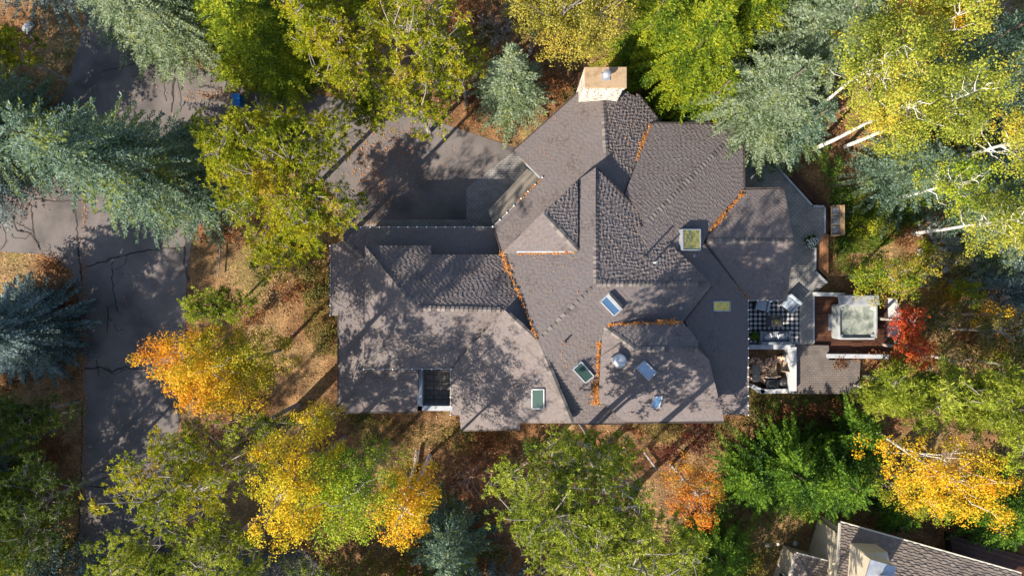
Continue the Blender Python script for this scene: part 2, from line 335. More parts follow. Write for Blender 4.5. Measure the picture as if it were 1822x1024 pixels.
def inset(poly, t):
    n_ = len(poly); a = sum(poly[i][0]*poly[(i+1)%n_][1]-poly[(i+1)%n_][0]*poly[i][1] for i in range(n_))
    if a < 0: poly = poly[::-1]
    out = []
    for i in range(n_):
        p0, p1, p2 = (np.array(poly[j%n_][:2]) for j in (i-1, i, i+1))
        d1 = (p1-p0)/max(np.linalg.norm(p1-p0),1e-6); d2 = (p2-p1)/max(np.linalg.norm(p2-p1),1e-6)
        n1_ = np.array([-d1[1], d1[0]]); n2_ = np.array([-d2[1], d2[0]]); bi = n1_+n2_; L = bi@bi
        out.append(p1+(bi*2/L*t if L > .5 else unit_c(poly, p1)*t*2.5))
    return out
def tabs(b, pl, pts, pitch, wmin, wmax, tmin, tmax, seed=1):
    r = random.Random(seed); o = pts[0]
    q = [((p-o)@pl.u, (p-o)@pl.v) for p in pts]
    u0, u1 = min(x for x,_ in q), max(x for x,_ in q); v0, v1 = min(y for _,y in q), max(y for _,y in q)
    SG = 1.0 if pl.n[0]+pl.n[1] > .1 else 0.0; tmax *= float(np.clip(((pl.n[0]+pl.n[1])/.52)**1.5 if SG else .4, .5, 1.05))
    v = v0; row = 0; w0 = (wmin+wmax)/2
    while v < v1:
        u = u0-w0*2+((row*.71) % 2)*w0*SG-r.uniform(0, 2-1.3*SG)*w0; i_ = 0
        while u < u1:
            wd = w0*r.uniform(.7, 1.3); i_ += 1; t = tmax*r.uniform(.5, 1.25) if i_ % 2 else tmin
            c = clip_rect(q, u, u+wd, v, v+pitch+(.22*pitch if i_ % 2 else 0))
            if len(c) > 2:
                k = len(c); top = []; bot = []
                for (x, y) in c:
                    w_ = o+pl.u*x+pl.v*y; top.append(w_+pl.n*(.004+t*((y-v)/pitch))); bot.append(w_-pl.n*.004)
                b.add(top+bot, [tuple(range(k))]+[(i, k+i, k+(i+1)%k, (i+1)%k) for i in range(k)])
            u += wd
        v += pitch; row += 1
HOUSE = empty('house', (0,0,0), 'large rambling house with many intersecting grey brown shingle roofs', 'house')
SL = {}
def ccw(poly):
    n_ = len(poly); a = sum(poly[i][0]*poly[(i+1)%n_][1]-poly[(i+1)%n_][0]*poly[i][1] for i in range(n_))
    return poly if a > 0 else poly[::-1]
WALLS = MB()
def slope(key, pl, px, wall=True, wpx=None, par=HOUSE, th=.16, m=('slab','shingle'), tb=(.088,.115,.135,.002,.032), wi=.32, walls=None, overh=True):
    pts = ccw([pl.at(x, y) for x, y in px]); SL[key] = pl
    b = MB(); k = len(pts); bot = [p-np.array([0,0,th]) for p in pts]
    b.add(pts+bot, [tuple(range(k)), tuple(range(2*k-1, k-1, -1))]+[(i, k+i, k+(i+1)%k, (i+1)%k) for i in range(k)])
    b.cur = 1; tabs(b, pl, pts, *tb, seed=sum(map(ord, key)))
    o = b.build('roof_slope', [M[m[0]], M[m[1]]], par)
    if wall:
        W = WALLS if walls is None else walls; q = inset(pts if not wpx else [pl.at(*p_) for p_ in wpx], wi if not wpx else .05); k = len(q)
        top = [np.array([x, y, pl.z(x, y)-th-.01]) for x, y in q]; bt = [np.array([x, y, -.05]) for x, y in q]
        W.add(top+bt, [tuple(range(k))]+[(i, k+i, k+(i+1)%k, (i+1)%k) for i in range(k)])
    return o
S = .42
NW = plane_dir((1060,505,6.9), (-1,1), S); SE = plane_dir((1060,505,6.9), (1,-1), S); NE = plane_dir((1060,505,6.9), (1,1), S)
slope('NW', NW, [(1060,505),(1005,560),(957,606),(893,452),(940,405),(1028,321),(1060,298)])
slope('SE', SE, [(1060,505),(1267,506),(1213,574),(1150,640),(1112,752),(1018,752),(957,606),(1005,560)])
slope('NE', NE, [(1060,505),(1060,298),(1142,384),(1267,506)])
ANW = plane_dir((1078,272,4.3), (-1,1), S); ANE = plane_dir((1078,272,4.3), (1,1), S)
slope('ANW', ANW, [(893,460),(877,404),(965,317),(915,268),(1035,160),(1072,160),(1078,272),(1074,330),(1010,360)])
slope('ANE', ANE, [(1072,160),(1116,164),(1130,172),(1133,166),(1176,219),(1160,221),(1108,348),(1135,400),(1074,330),(1078,272)])
BN = Plane((1165,222,3.2),(1320,222,3.2),(1148,402,5.6)); BE = Plane((1322,225,3.2),(1322,335,3.2),(1148,402,5.6))
slope('BN', BN, [(1160,220),(1321,222),(1142,404),(1142,384),(1112,345)])
slope('BE', BE, [(1321,222),(1323,340),(1256,416),(1200,415),(1170,404),(1142,404)])
DN = Plane((1322,337,3.2),(1395,336,3.2),(1265,429,4.2)); DS = Plane((1330,533,2.95),(1400,533,2.95),(1265,429,4.2))
slope('DN', DN, [(1323,338),(1395,336),(1413,429),(1256,429)])
slope('DS', DS, [(1256,429),(1413,429),(1400,533),(1330,533)])
EP = plane_dir((1252,432,4.2), (1,0), S)
slope('EP', EP, [(1130,404),(1200,400),(1262,410),(1252,432),(1330,533),(1330,737),(1230,600),(1200,520)])
slope('ES', Plane((1328,737,3.0),(1240,737,3.0),(1240,640,4.3)), [(1329,737),(1270,737),(1225,735),(1240,600)])
FN = Plane((1072,580,6.05),(1215,574,6.05),(1130,622,6.55)); FW = Plane((1072,580,6.05),(1130,622,6.55),(1066,690,5.75)); FS = Plane((1130,622,6.55),(1248,618,6.55),(1200,748,4.9))
slope('FN', FN, [(1072,579),(1215,573),(1243,607),(1240,619),(1130,622)])
slope('FW', FW, [(1072,579),(1130,622),(1066,690)])
slope('FS', FS, [(1130,622),(1241,619),(1262,640),(1288,748),(1112,750),(1086,728),(1066,712),(1066,690)])
WN = Plane((893,453,4.4),(655,453,4.4),(740,548,5.9),(897,551,5.9)); WS = Plane((740,548,5.9),(897,551,5.9),(648,655,4.3),(803,655,4.3)); WW = Plane((648,445,4.3),(740,548,5.9),(648,655,4.3))
slope('WN', WN, [(650,437),(768,437),(768,453),(893,453),(957,606),(898,551),(740,548)], wpx=[(664,446),(760,446),(762,462),(885,462),(918,550),(900,538),(745,540)])
slope('WW', WW, [(650,437),(740,548),(648,655)])
slope('WS', WS, [(740,548),(898,551),(803,655),(648,655)])
J = Plane((957,606,6.75),(1018,752,5.6),(803,655,4.3))
slope('J', J, [(898,551),(957,606),(1018,752),(925,752),(925,762),(820,764),(818,738),(803,737),(803,655)], wpx=[(897,590),(945,622),(1000,742),(925,742),(915,752),(832,754),(826,728),(812,728),(814,665)])
KN = Plane((640,406,3.0),(870,406,3.0),(700,455,3.65)); KW = Plane((590,437,2.9),(590,700,2.9),(655,600,3.8)); KS = Plane((603,733,3.0),(745,733,3.0),(700,655,3.85))
slope('KN', KN, [(625,405),(877,405),(893,470),(665,470),(611,428),(611,412)])
slope('KW', KW, [(589,436),(611,428),(668,472),(668,645),(603,733),(603,561),(589,561)])
slope('KS', KS, [(603,733),(668,640),(744,640),(744,731)])
# dormer on the north-west slope
HN = Plane((965,378,6.25),(1027,445,6.25),(1027,322,5.3)); HS = Plane((965,378,6.25),(1027,445,6.25),(893,451,5.2))
slope('HN', HN, [(965,378),(1028,321),(1028,446)], wall=False); slope('HS', HS, [(965,378),(1028,446),(893,451)], wall=False)
WALLS.build('wall', M['wall'], HOUSE)
b = MB()   # gable end under the dormer
a_, c_, d_ = HN.at(967,380,-.02), HN.at(1026,325,-.02), HS.at(897,449,-.02)
bb = [np.array([p[0], p[1], 3.8]) for p in (d_, c_)]
off = np.array([.12, -.12, -.05]); b.add([d_+off, a_+off, c_+off, bb[1]+off, bb[0]+off], [(0,1,2,3,4)]); b.build('gable_wall', M['wall'], HOUSE)
# ridge and hip caps
def caps(pa, pb, step=.23, wd=.27, lift=.03):
    b = MB(); pa = np.array(pa); pb = np.array(pb); L = np.linalg.norm(pb-pa); n_ = int(L/step); d = (pb-pa)/L
    s = np.cross(d, (0,0,1)); s /= np.linalg.norm(s)
    for i in range(n_):
        a = pa+d*i*step; c = pa+d*(i+1.12)*step; hw = wd/2*random.uniform(.9, 1.1); dz0, dz1 = lift+.0, lift+.055
        A = [a-s*hw-np.array([0,0,-dz0+.06]), a+np.array([0,0,dz0]), a+s*hw-np.array([0,0,-dz0+.06])]
        B = [c-s*hw-np.array([0,0,-dz1+.06]), c+np.array([0,0,dz1]), c+s*hw-np.array([0,0,-dz1+.06])]
        dn = np.array([0,0,.05]); vs = A+B+[x-dn for x in A]+[x-dn for x in B]
        b.add(vs, [(0,1,4,3),(1,2,5,4),(6,7,1,0),(7,8,2,1),(0,3,9,6),(2,8,11,5)])
    return b.build('ridge_cap', M['cap'], HOUSE)
def ln(pl, p, q): return pl.at(*p), pl.at(*q)
def nl(pl, p, q): return pl.at(*q), pl.at(*p)
caps(*nl(NE,(1060,302),(1060,504))); caps(*nl(NE,(1264,505),(1062,505))); caps(*ln(NW,(957,606),(1058,506)), step=.3, wd=.2, lift=.012)
caps(*nl(ANE,(1072,172),(1078,272))); caps(*nl(BN,(1318,226),(1150,397))); caps(*nl(DN,(1411,429),(1260,429)))
caps(*nl(WN,(896,551),(742,548))); caps(*nl(WN,(652,441),(740,547))); caps(*nl(WS,(650,653),(739,549)))
caps(*nl(J,(1017,750),(958,607))); caps(*nl(J,(900,554),(955,605))); caps(*nl(HN,(966,379),(1027,445))); caps(*nl(FN,(1240,620),(1131,622))); caps(*nl(FN,(1074,580),(1130,621)))
caps(*nl(KN,(613,429),(650,460)))
# gutters with clips, and valley flashing
def gutter(pl, p, q, m='gutter'):
    b = MB(); a, c = pl.at(*p), pl.at(*q)
    b.beam(a, c, .11, .10, lift=-.10); b.build('gutter', M[m], HOUSE); return a, c
def bulbs(name, segs, label, n_each=.48):
    b = MB()
    for a, c in segs:
        L = np.linalg.norm(c-a); n_ = max(2, int(L/n_each))
        for i in range(n_+1):
            p = a+(c-a)*i/n_; b.lathe(p+np.array([0,0,.0]), [(.022,0),(.05,.03),(.045,.09),(.01,.12)], 6)
        b.tube([a+np.array([0,0,.01]), (a+c)/2+np.array([0,0,.012]), c+np.array([0,0,.01])], .008, 4)
    tag(b.build(name, M['bulb']), label, 'string lights', 'bulb strings along the gutters')
g1 = gutter(KN,(626,404),(876,404)); g2 = gutter(ANW,(877,403),(965,316)); g3 = gutter(KW,(588,437),(588,560)); g4 = gutter(WS,(648,656),(803,656)); g5 = gutter(J,(802,656),(802,737)); g6 = gutter(EP,(1331,534),(1331,737))
g7 = gutter(DS,(1330,534),(1400,534)); gutter(BE,(1324,226),(1324,337)); gutter(BN,(1162,219),(1320,219)); gutter(ANW,(915,267),(1034,160)); gutter(FS,(1112,751),(1288,750)); gutter(J,(820,765),(925,763)); gutter(SE,(1267,508),(1213,576)); gutter(DN,(1324,335),(1395,335))
gutter(KW,(602,562),(602,733)); gutter(KS,(604,734),(744,732)); gutter(SE,(1019,753),(1110,753)); gutter(ANE,(1134,166),(1177,219)); gutter(NE,(1062,299),(1143,383))
for nm, sg, lb in (('a',[g1],'row of small white bulbs along the gutter beside the driveway'),('b',[g2],'row of white bulbs on the diagonal gutter above the grey boards'),('c',[g3],'short row of white bulbs on the far west roof edge'),
    ('d',[g4,g5],'white bulbs on the gutter wrapping around the sunken balcony'),('e',[g6],'long row of white bulbs on the east gutter beside the rug'),('f',[g7],'short row of white bulbs over the two grey armchairs')):
    bulbs('string_lights', sg, lb)
b = MB(); a, c = HS.at(920,448), HS.at(1022,448); b.beam(a+np.array([0,0,-.02]), c+np.array([0,0,-.02]), .07, .05); b.build('flashing', M['white'], HOUSE)
b = MB(); b.beam(FW.at(1069,588), FW.at(1067,608), .07, .05); b.build('flashing', M['white'], HOUSE)
for pl, p, q in ((NW,(894,454),(956,604)),(ANE,(1158,222),(1110,345)),(DN,(1322,340),(1256,425)),(DS,(1256,432),(1330,532)),(NW,(1029,322),(1029,446)),(WS,(894,556),(805,653)),(ANW,(878,406),(893,452))):
    b = MB(); b.beam(pl.at(*p), pl.at(*q), .09, .035, lift=.0); b.build('valley_flashing', M['gutter'], HOUSE)
# sunken balcony in the west wing
b = MB(); x0, y0 = P(744,0,2.6)[0], P(0,730,2.6)[1]; pts = [P(x,y,2.6) for x,y in ((744,655),(803,655),(803,730),(744,730))]; b.prism(pts, 0, 2.6); b.build('balcony_floor', M['tile'], HOUSE)
wallbeam('balcony_parapet', [(747,657),(747,726),(801,726)], .26, 0, 3.35, M['white'], None, par=HOUSE)
b = MB()
for i in range(1, 3): b.beam(P(756+15*i,660,2.605), P(756+15*i,717,2.605), .03, .012)
for i in range(0, 4): b.beam(P(758,664+15*i,2.605), P(800,664+15*i,2.605), .03, .012)
b.build('joint', M['gutter'], HOUSE)
# board-clad bay between garage roof and apron, with a white beam at its end
def lowroof():
    A = [P(*p) for p in ((869,374,2.3),(938,300,2.3),(966,320,3.0),(880,410,3.0))]; b = MB(); n_ = 11
    for i in range(n_):
        t0, t1 = i/n_, (i+.93)/n_; p0 = A[0]+(A[3]-A[0])*t0; p1 = A[1]+(A[2]-A[1])*t0; q0 = A[0]+(A[3]-A[0])*t1; q1 = A[1]+(A[2]-A[1])*t1
        dn = np.array([0,0,-.06]); b.hexa([q0+dn, q1+dn, p1+dn, p0+dn], [q0, q1, p1, p0])
    b.build('board_roof', M['wood'], HOUSE)
    b = MB(); pts = [A[0], A[1], A[2], A[3]]; b.prism([p*np.array([1,1,0]) for p in inset(pts, .15)] if False else [tuple(p) for p in inset(pts,.15)], 0, 2.15); b.build('bay_wall', M['wall'], HOUSE)
    b = MB(); b.beam(P(937,291,2.6), P(963,317,3.3), .16, .12); b.build('end_beam', M['white'], HOUSE)
lowroof()
# skylights
def skylight(pl, px, m, blind=False, lift=.14, hood=False):
    root = empty('skylight', (0,0,0)); root.parent = HOUSE
    c = [pl.at(x, y) for x, y in px]; n_ = pl.n; b = MB()
    for i in range(4): b.beam(c[i]-n_*.02, c[(i+1)%4]-n_*.02, .05, lift+.02, up=n_, ext=.02)
    b.build('frame', M['white' if not hood else 'metal'], root)
    g_ = ccw([p+n_*(lift-.03) for p in c]); b = MB(); b.add(g_, [(0,1,2,3)]); b.build('glass', m, root)
    if blind:
        b = MB(); b.add(ccw([c[1]+n_*(lift-.02), c[2]+n_*(lift-.02), (c[2]*.6+c[3]*.4)+n_*(lift-.02), (c[1]*.6+c[0]*.4)+n_*(lift-.02)]), [(0,1,2,3)]); b.build('blind', M['white'], root)
        b = MB(); b.beam(c[1]+n_*lift, c[2]+n_*lift, .13, .06, up=n_); b.build('shutter_box', M['darkmetal'], root)
gb = glass('blue_glass', (.05,.12,.22), .2); gd = glass('dark_glass', (.03,.06,.05), .03); gd.node_tree.nodes['Principled BSDF'].inputs['Specular IOR Level'].default_value = 0; gd.node_tree.nodes['Glossy BSDF'].inputs['Roughness'].default_value = .0; gy = glass('painted_reflection_glass', (.10,.09,.03), .05)
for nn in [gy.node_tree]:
    x_ = noise(nn, 6, 5, nd(nn, 'NewGeometry').outputs['Position'], .7); r_ = ramp(nn, [(.20,.16,.02),(.55,.42,.03),(.80,.55,.03),(.75,.60,.10)], [.3,.45,.6,.75]); nn.links.new(x_.outputs[0], r_.inputs[0]); nn.links.new(r_.outputs[0], nn.nodes['Principled BSDF'].inputs['Base Color'])  # yellow reflection of sunlit trees painted into the pane's base colour
skylight(SE, [(1067,535),(1083,520),(1107,546),(1091,560)], gb, True)
skylight(SE, [(1018,655),(1033,642),(1055,667),(1040,679)], gd)
skylight(FS, [(1132,652),(1146,640),(1167,660),(1153,673)], gb)
skylight(FS, [(1157,722),(1164,704),(1178,702),(1172,722)], gb)
skylight(J, [(948,690),(969,690),(969,724),(948,724)], gd)
gz = glass('painted_olive_reflection', (.1,.1,.03), .08)
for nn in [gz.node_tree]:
    x_ = noise(nn, 5, 6, nd(nn, 'NewGeometry').outputs['Position'], .7); r_ = ramp(nn, [(.02,.03,.01),(.13,.13,.02),(.30,.26,.04),(.16,.22,.18)], [.3,.45,.58,.75]); nn.links.new(x_.outputs[0], r_.inputs[0]); nn.links.new(r_.outputs[0], nn.nodes['Principled BSDF'].inputs['Base Color'])  # duller olive-yellow tree reflection, painted into this glass as noise
skylight(EP, [(1209,409),(1240,409),(1240,445),(1209,445)], gz, lift=.3, hood=True)
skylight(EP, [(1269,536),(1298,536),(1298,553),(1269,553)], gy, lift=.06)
# vents
def pipe(pl, px, py, h=.45, r=.05):
    b = MB(); p = pl.at(px, py); b.lathe(p-np.array([0,0,.05]), [(r*2.4,0),(r*2.2,.06),(r,.08),(r,h),(r*.8,h),(r*.8,h-.05)], 10); b.build('vent_pipe', M['metal' if px > 1150 else 'darkmetal'], HOUSE, smooth=True)
for a in ((NE,1163,467,.75),(NE,1146,457,.9),(SE,1006,606,.35),(SE,1210,548,.3),(EP,1234,455,.25)): pipe(*a)
b = MB(); p = FW.at(1100,640); c0 = FW.at(1098,640)
b.box((p[0], p[1], p[2]+.08), (.55,.55,.3), .5); b.build('flue_curb', M['metal'], HOUSE)
b = MB(); b.lathe(p+np.array([0,0,.2]), [(.24,0),(.24,.14),(.35,.18),(.35,.26),(.29,.33),(.18,.37),(.04,.39)], 20); b.build('round_vent', M['metal'], HOUSE, smooth=False)
# chimney
CH = empty('chimney', (0,0,0)); CH.parent = HOUSE
zt, zb = 5.9, 1.0
x0, x1 = P(1036,0,zt)[0], P(1115,0,zt)[0]; y1, y0 = P(0,119,zt)[1], P(0,157,zt)[1]
b = MB(); b.prism([(x0+.1,y0+.08),(x1-.08,y0+.08),(x1-.08,y1-.06),(x0+.1,y1-.06)], 0, zt-.08); b.build('stone_stack', M['stone'], CH)
b = MB()
for r_ in range(7):
    z_ = zt-.28-r_*.24
    x_ = x0+.1
    while x_ < x1-.2:
        w_ = random.uniform(.16,.36); d_ = random.uniform(.03,.09); b.box((min(x_+w_/2, x1-.2), y0+.08-d_/2, z_), (w_-.025, d_, .2)); x_ += w_
b.build('stone_facing', M['stone'], CH, bevel=.015)
b = MB(); b.box(((x0+x1)/2+.06, (y0+y1)/2, zt-.04), (x1-x0-.1, y1-y0, .12)); b.build('cap', M['chtop'], CH, bevel=.03)
b = MB(); fx, fy = P(1079,0,6)[0], P(0,134,6)[1]; b.box((fx-.03, fy-.05, zt+.04), (.42,.40,.05), .1); b.lathe((fx,fy,zt+.05), [(.13,0),(.13,.28),(.20,.30),(.20,.37),(.12,.42),(.02,.45)], 14); b.build('flue', M['metal'], CH)
# leaves caught in the valleys
def leafq(C, s, tilt=.35, r=rng):
    n_ = len(C); az = r.uniform(0, 2*np.pi, n_); tx = r.normal(0, tilt, n_); ty = r.normal(0, tilt, n_)
    u = np.c_[np.cos(az), np.sin(az), tx]; v = np.c_[-np.sin(az), np.cos(az), ty]
    s = np.asarray(s).reshape(-1, 1)*np.ones((n_,1)); return np.stack([C-u*s*.5, C+v*s*.35, C+u*s*.5, C-v*s*.35], 1)
LV = []
def leafline(pl, p, q, n_, wd, s=.07):
    a, c = pl.at(*p), pl.at(*q); t = rng.uniform(0, 1, n_)[:,None]; t = np.clip(t+.03*np.sin(t*40), 0, 1)
    cl = (np.sin(t*31)+np.sin(t*17+1))*.25+.8
    C = a+(c-a)*t+pl.u*rng.normal(0, wd, (n_,1))*cl+pl.v*rng.normal(0, wd, (n_,1))*cl; C[:,2] = pl.z(C[:,0], C[:,1])+.07+rng.uniform(0, .05, n_); LV.append(leafq(C, rng.uniform(s*.6, s*1.3, n_)))
leafline(ANE,(1158,222),(1133,285),500,.05); leafline(DN,(1322,342),(1262,410),450,.06); leafline(DS,(1300,500),(1330,532),160,.05); leafline(NW,(894,454),(930,540),260,.04); leafline(NW,(930,540),(956,604),100,.04)
leafline(SE,(1065,605),(1062,715),900,.06); leafline(SE,(1062,680),(1061,716),600,.17); leafline(ANE,(1150,240),(1140,262),120,.12); leafline(DN,(1290,378),(1275,395),130,.12); leafline(NW,(900,470),(905,480),90,.12); leafline(FN,(1170,573),(1205,572),160,.09); leafline(FN,(1076,577),(1212,572),500,.05); leafline(NW,(920,451),(1020,449),420,.05); leafline(NW,(893,452),(897,450),120,.08); leafline(ANW,(920,360),(962,320),120,.03)
for pl, (xa, ya, xb, yb), k_ in ((NW,(925,455,1040,560),40),(SE,(990,600,1055,740),50),(J,(840,640,960,745),30),(WS,(680,570,790,645),20),(ANW,(930,200,1060,300),30),(FS,(1080,650,1260,740),40),(DS,(1280,440,1390,520),30),(ANE,(1090,190,1150,260),20)):
    C = np.array([pl.at(rng.uniform(xa,xb), rng.uniform(ya,yb), .05) for _ in range(k_)]); LV.append(leafq(C, rng.uniform(.04,.08,k_)))
tag(quadmesh('valley_leaves', np.concatenate(LV), M['leaf_orange']), 'orange fallen leaves gathered in the roof valleys of the big house', 'leaves', kind='stuff')
# ------------------------------------------------------------------ terrace furniture
M['fab'] = varmat('grey_fabric', [(.13,.15,.18),(.20,.22,.25)], 6, .9, bump=.2)
M['fabl'] = varmat('light_fabric', [(.25,.30,.36),(.36,.41,.47)], 6, .9, bump=.2)
M['tan'] = varmat('tan_cushion', [(.36,.24,.14),(.50,.36,.22)], 5, .9)
M['black'] = varmat('black_paint', [(.012,.012,.014),(.03,.03,.034)], 5, .5)
M['cover'] = varmat('black_cover', [(.014,.014,.018),(.035,.035,.042)], 3, .6, bump=.4)
def checks(name, sc, c1, c2, c3):
    m, n, b = mat(name, .95, .1); tc = nd(n, 'TexCoord'); sx = nd(n, 'SeparateXYZ'); n.links.new(tc.outputs['Object'], sx.inputs[0])
    def band(o): return math_(n, 'GREATER_THAN', math_(n, 'FRACT', math_(n, 'MULTIPLY', o, sc), 0.0), .5)
    s_ = math_(n, 'MULTIPLY', math_(n, 'ADD', band(sx.outputs[0]), band(sx.outputs[1])), .5)
    r = ramp(n, [c1, c2, c3], [0,.4,.8], 'CONSTANT'); n.links.new(s_, r.inputs[0]); n.links.new(r.outputs[0], b.inputs['Base Color']); return m
M['rug'] = checks('checked_weave', 3.8, (.52,.52,.52), (.13,.135,.14), (.012,.012,.014))
e = P(1376,573,TZ); b = MB(); b.box((e[0]+.02, e[1], TZ+.012), (2.95, 2.3, .02)); tag(b.build('rug', M['rug']), 'black and white checked rug under the coffee table on the terrace', 'rug')
cx, cy = P(1378,571,TZ+.4)[:2]
t = empty('coffee_table', (cx, cy, TZ+.02), 'low dark rectangular coffee table with a small plant in the middle of the rug', 'table')
b = MB(); b.box((cx,cy,TZ+.40), (.98,.62,.05)); b.build('tabletop', M['darkmetal'], t, bevel=.01)
for sx_ in (-1,1):
    for sy_ in (-1,1): b = MB(); b.box((cx+sx_*.43, cy+sy_*.26, TZ+.2), (.05,.05,.36)); b.build('leg', M['black'], t)
def plantlet(name, c, r, n_, m, label, cat='plant', pot=True, s=.09, hgt=.2):
    e = empty(name, tuple(map(float, c)), label, cat)
    if pot: b = MB(); b.lathe(c, [(r*.45,0),(r*.62,.16),(r*.66,.18),(r*.5,.17)], 12); b.build('pot', M['black'], e)
    d = rng.normal(0, 1, (n_,3)); d /= np.linalg.norm(d, axis=1)[:,None]; d[:,2] = abs(d[:,2]); C = np.array(c)+np.array([0,0,.15])+d*r*rng.uniform(.3, 1, (n_,1))*np.array([1,1,hgt/r*1.0])
    o = quadmesh('leaves', leafq(C, s*rng.uniform(.7,1.3,n_), .5)-np.array(c), m, e); return e
plantlet('potted_plant', (cx+.05, cy, TZ+.425), .12, 60, M['aspen'], 'tiny yellow green plant standing on the coffee table', s=.06, hgt=.12)
plantlet('potted_plant', P(1340,597,TZ), .28, 260, M['bush'], 'green potted plant left of the sofa on the terrace', s=.10, hgt=.4)
def sofa(c, wd, dp, rz, n_, label, mat_, name='sofa', cat='sofa'):
    e = empty(name, (c[0], c[1], TZ), label, cat); e.rotation_euler = (0,0,rz)
    def part(nm, ctr, dim, m, bev=.04):
        b = MB(); b.box(ctr, dim); o = b.build(nm, m, None, bevel=bev); o.parent = e; return o
    part('base', (0,0,.17), (wd,dp,.14), M['black'], .01); part('backrest', (0,-dp/2+.09,.45), (wd,.16,.5), mat_)
    for s_ in (-1,1): part('armrest', (s_*(wd/2-.07),.03,.38), (.13,dp-.05,.28), mat_)
    iw = (wd-.28)/n_
    for i in range(n_): part('seat_cushion', (-(wd-.28)/2+iw*(i+.5),.07,.34), (iw-.02,dp-.22,.17), mat_)
    return e
M['stripe'] = None
m, n, b = mat('striped_cushion', .9, .1); tc = nd(n, 'TexCoord'); wv = nd(n, 'TexWave'); wv.inputs['Scale'].default_value = 4; wv.inputs['Distortion'].default_value = 2.5; wv.inputs['Detail'].default_value = 1
n.links.new(tc.outputs['Object'], wv.inputs['Vector']); r = ramp(n, [(.01,.01,.015),(.7,.7,.72)], [0,.55], 'CONSTANT'); n.links.new(wv.outputs[0], r.inputs[0]); n.links.new(r.outputs[0], b.inputs['Base Color']); M['stripe'] = m
sc_ = P(1379,600,TZ+.4); sofa(sc_, 1.78, .78, 0, 2, 'grey two seat sofa with two striped cushions at the south edge of the terrace', M['fab'])
for i, (px, lb) in enumerate(((1368,'left zebra striped cushion lying on the grey sofa'),(1390,'right zebra striped cushion lying on the grey sofa'))):
    p = P(px,598,TZ+.5); b = MB(); b.box((0,0,0), (.42,.34,.12)); o = b.build('cushion', M['stripe'], bevel=.05); o.location = (p[0], p[1], TZ+.49); o.rotation_euler = (.25,0,.5-i*.3); tag(o, lb, 'cushion', 'striped cushions on the sofa')
sofa(P(1357,541,TZ+.4), .80, .78, math.radians(168), 1, 'blue grey armchair partly under the roof edge', M['fabl'], 'armchair', 'armchair'); sofa(P(1407,540,TZ+.4), .86, .84, math.radians(140), 1, 'blue grey armchair turned at an angle on the upper right corner of the rug', M['fabl'], 'armchair', 'armchair')
# white flowers in a pot, bench, mat
fe = plantlet('flowering_plant', P(1440,430,TZ), .42, 500, M['cedar'], 'white flowering plant in a pot beside the timber steps', s=.09, hgt=.45)
M['petal'] = varmat('white_petal', [(.65,.65,.7),(.8,.8,.8)], 2, .7); d = rng.normal(0,.17,(130,2)); q = np.c_[d[:,0]-.05, d[:,1]-.08, rng.uniform(.45,.62,130)]
quadmesh('flowers', leafq(q, .06, .3), M['petal'], fe)
t = empty('bench', (*P(1488,392,.4)[:2], 0), 'narrow tan bench with dark blue cushions at the lawn edge', 'bench'); cx, cy = P(1488,392,.6)[:2]
b = MB()
for i in range(5): b.box((cx-.22+.11*i, cy, .50), (.09,1.7,.04))
b.build('seat', M['tan'], t); b = MB(); b.box((cx+.28,cy,.72), (.06,1.72,.5)); b.build('backrest', M['tan'], t)
for s_ in (-1,1):
    b = MB(); b.box((cx, cy+s_*.84, .35), (.5,.06,.7)); b.build('side_frame', M['tan'], t)
for i in range(3): b = MB(); b.box((cx-.02, cy-.54+.54*i, .57), (.38,.46,.09)); b.build('seat_cushion', M['fab'], t, bevel=.03)
sheet_ = lambda nm, px, z, m, lb, cat: tag((lambda b: (b.prism([P(x,y,z) for x,y in px], z-.03, z), b.build(nm, m))[1])(MB()), lb, cat)
sheet_('door_mat', [(1474,558),(1488,558),(1488,587),(1474,587)], .49, M['fab'], 'plain grey mat left of the hot tub', 'mat')
sheet_('door_mat', [(1515,609),(1535,609),(1535,618),(1515,618)], .49, M['deck'], 'dark brown mat below the hot tub on the deck', 'mat')
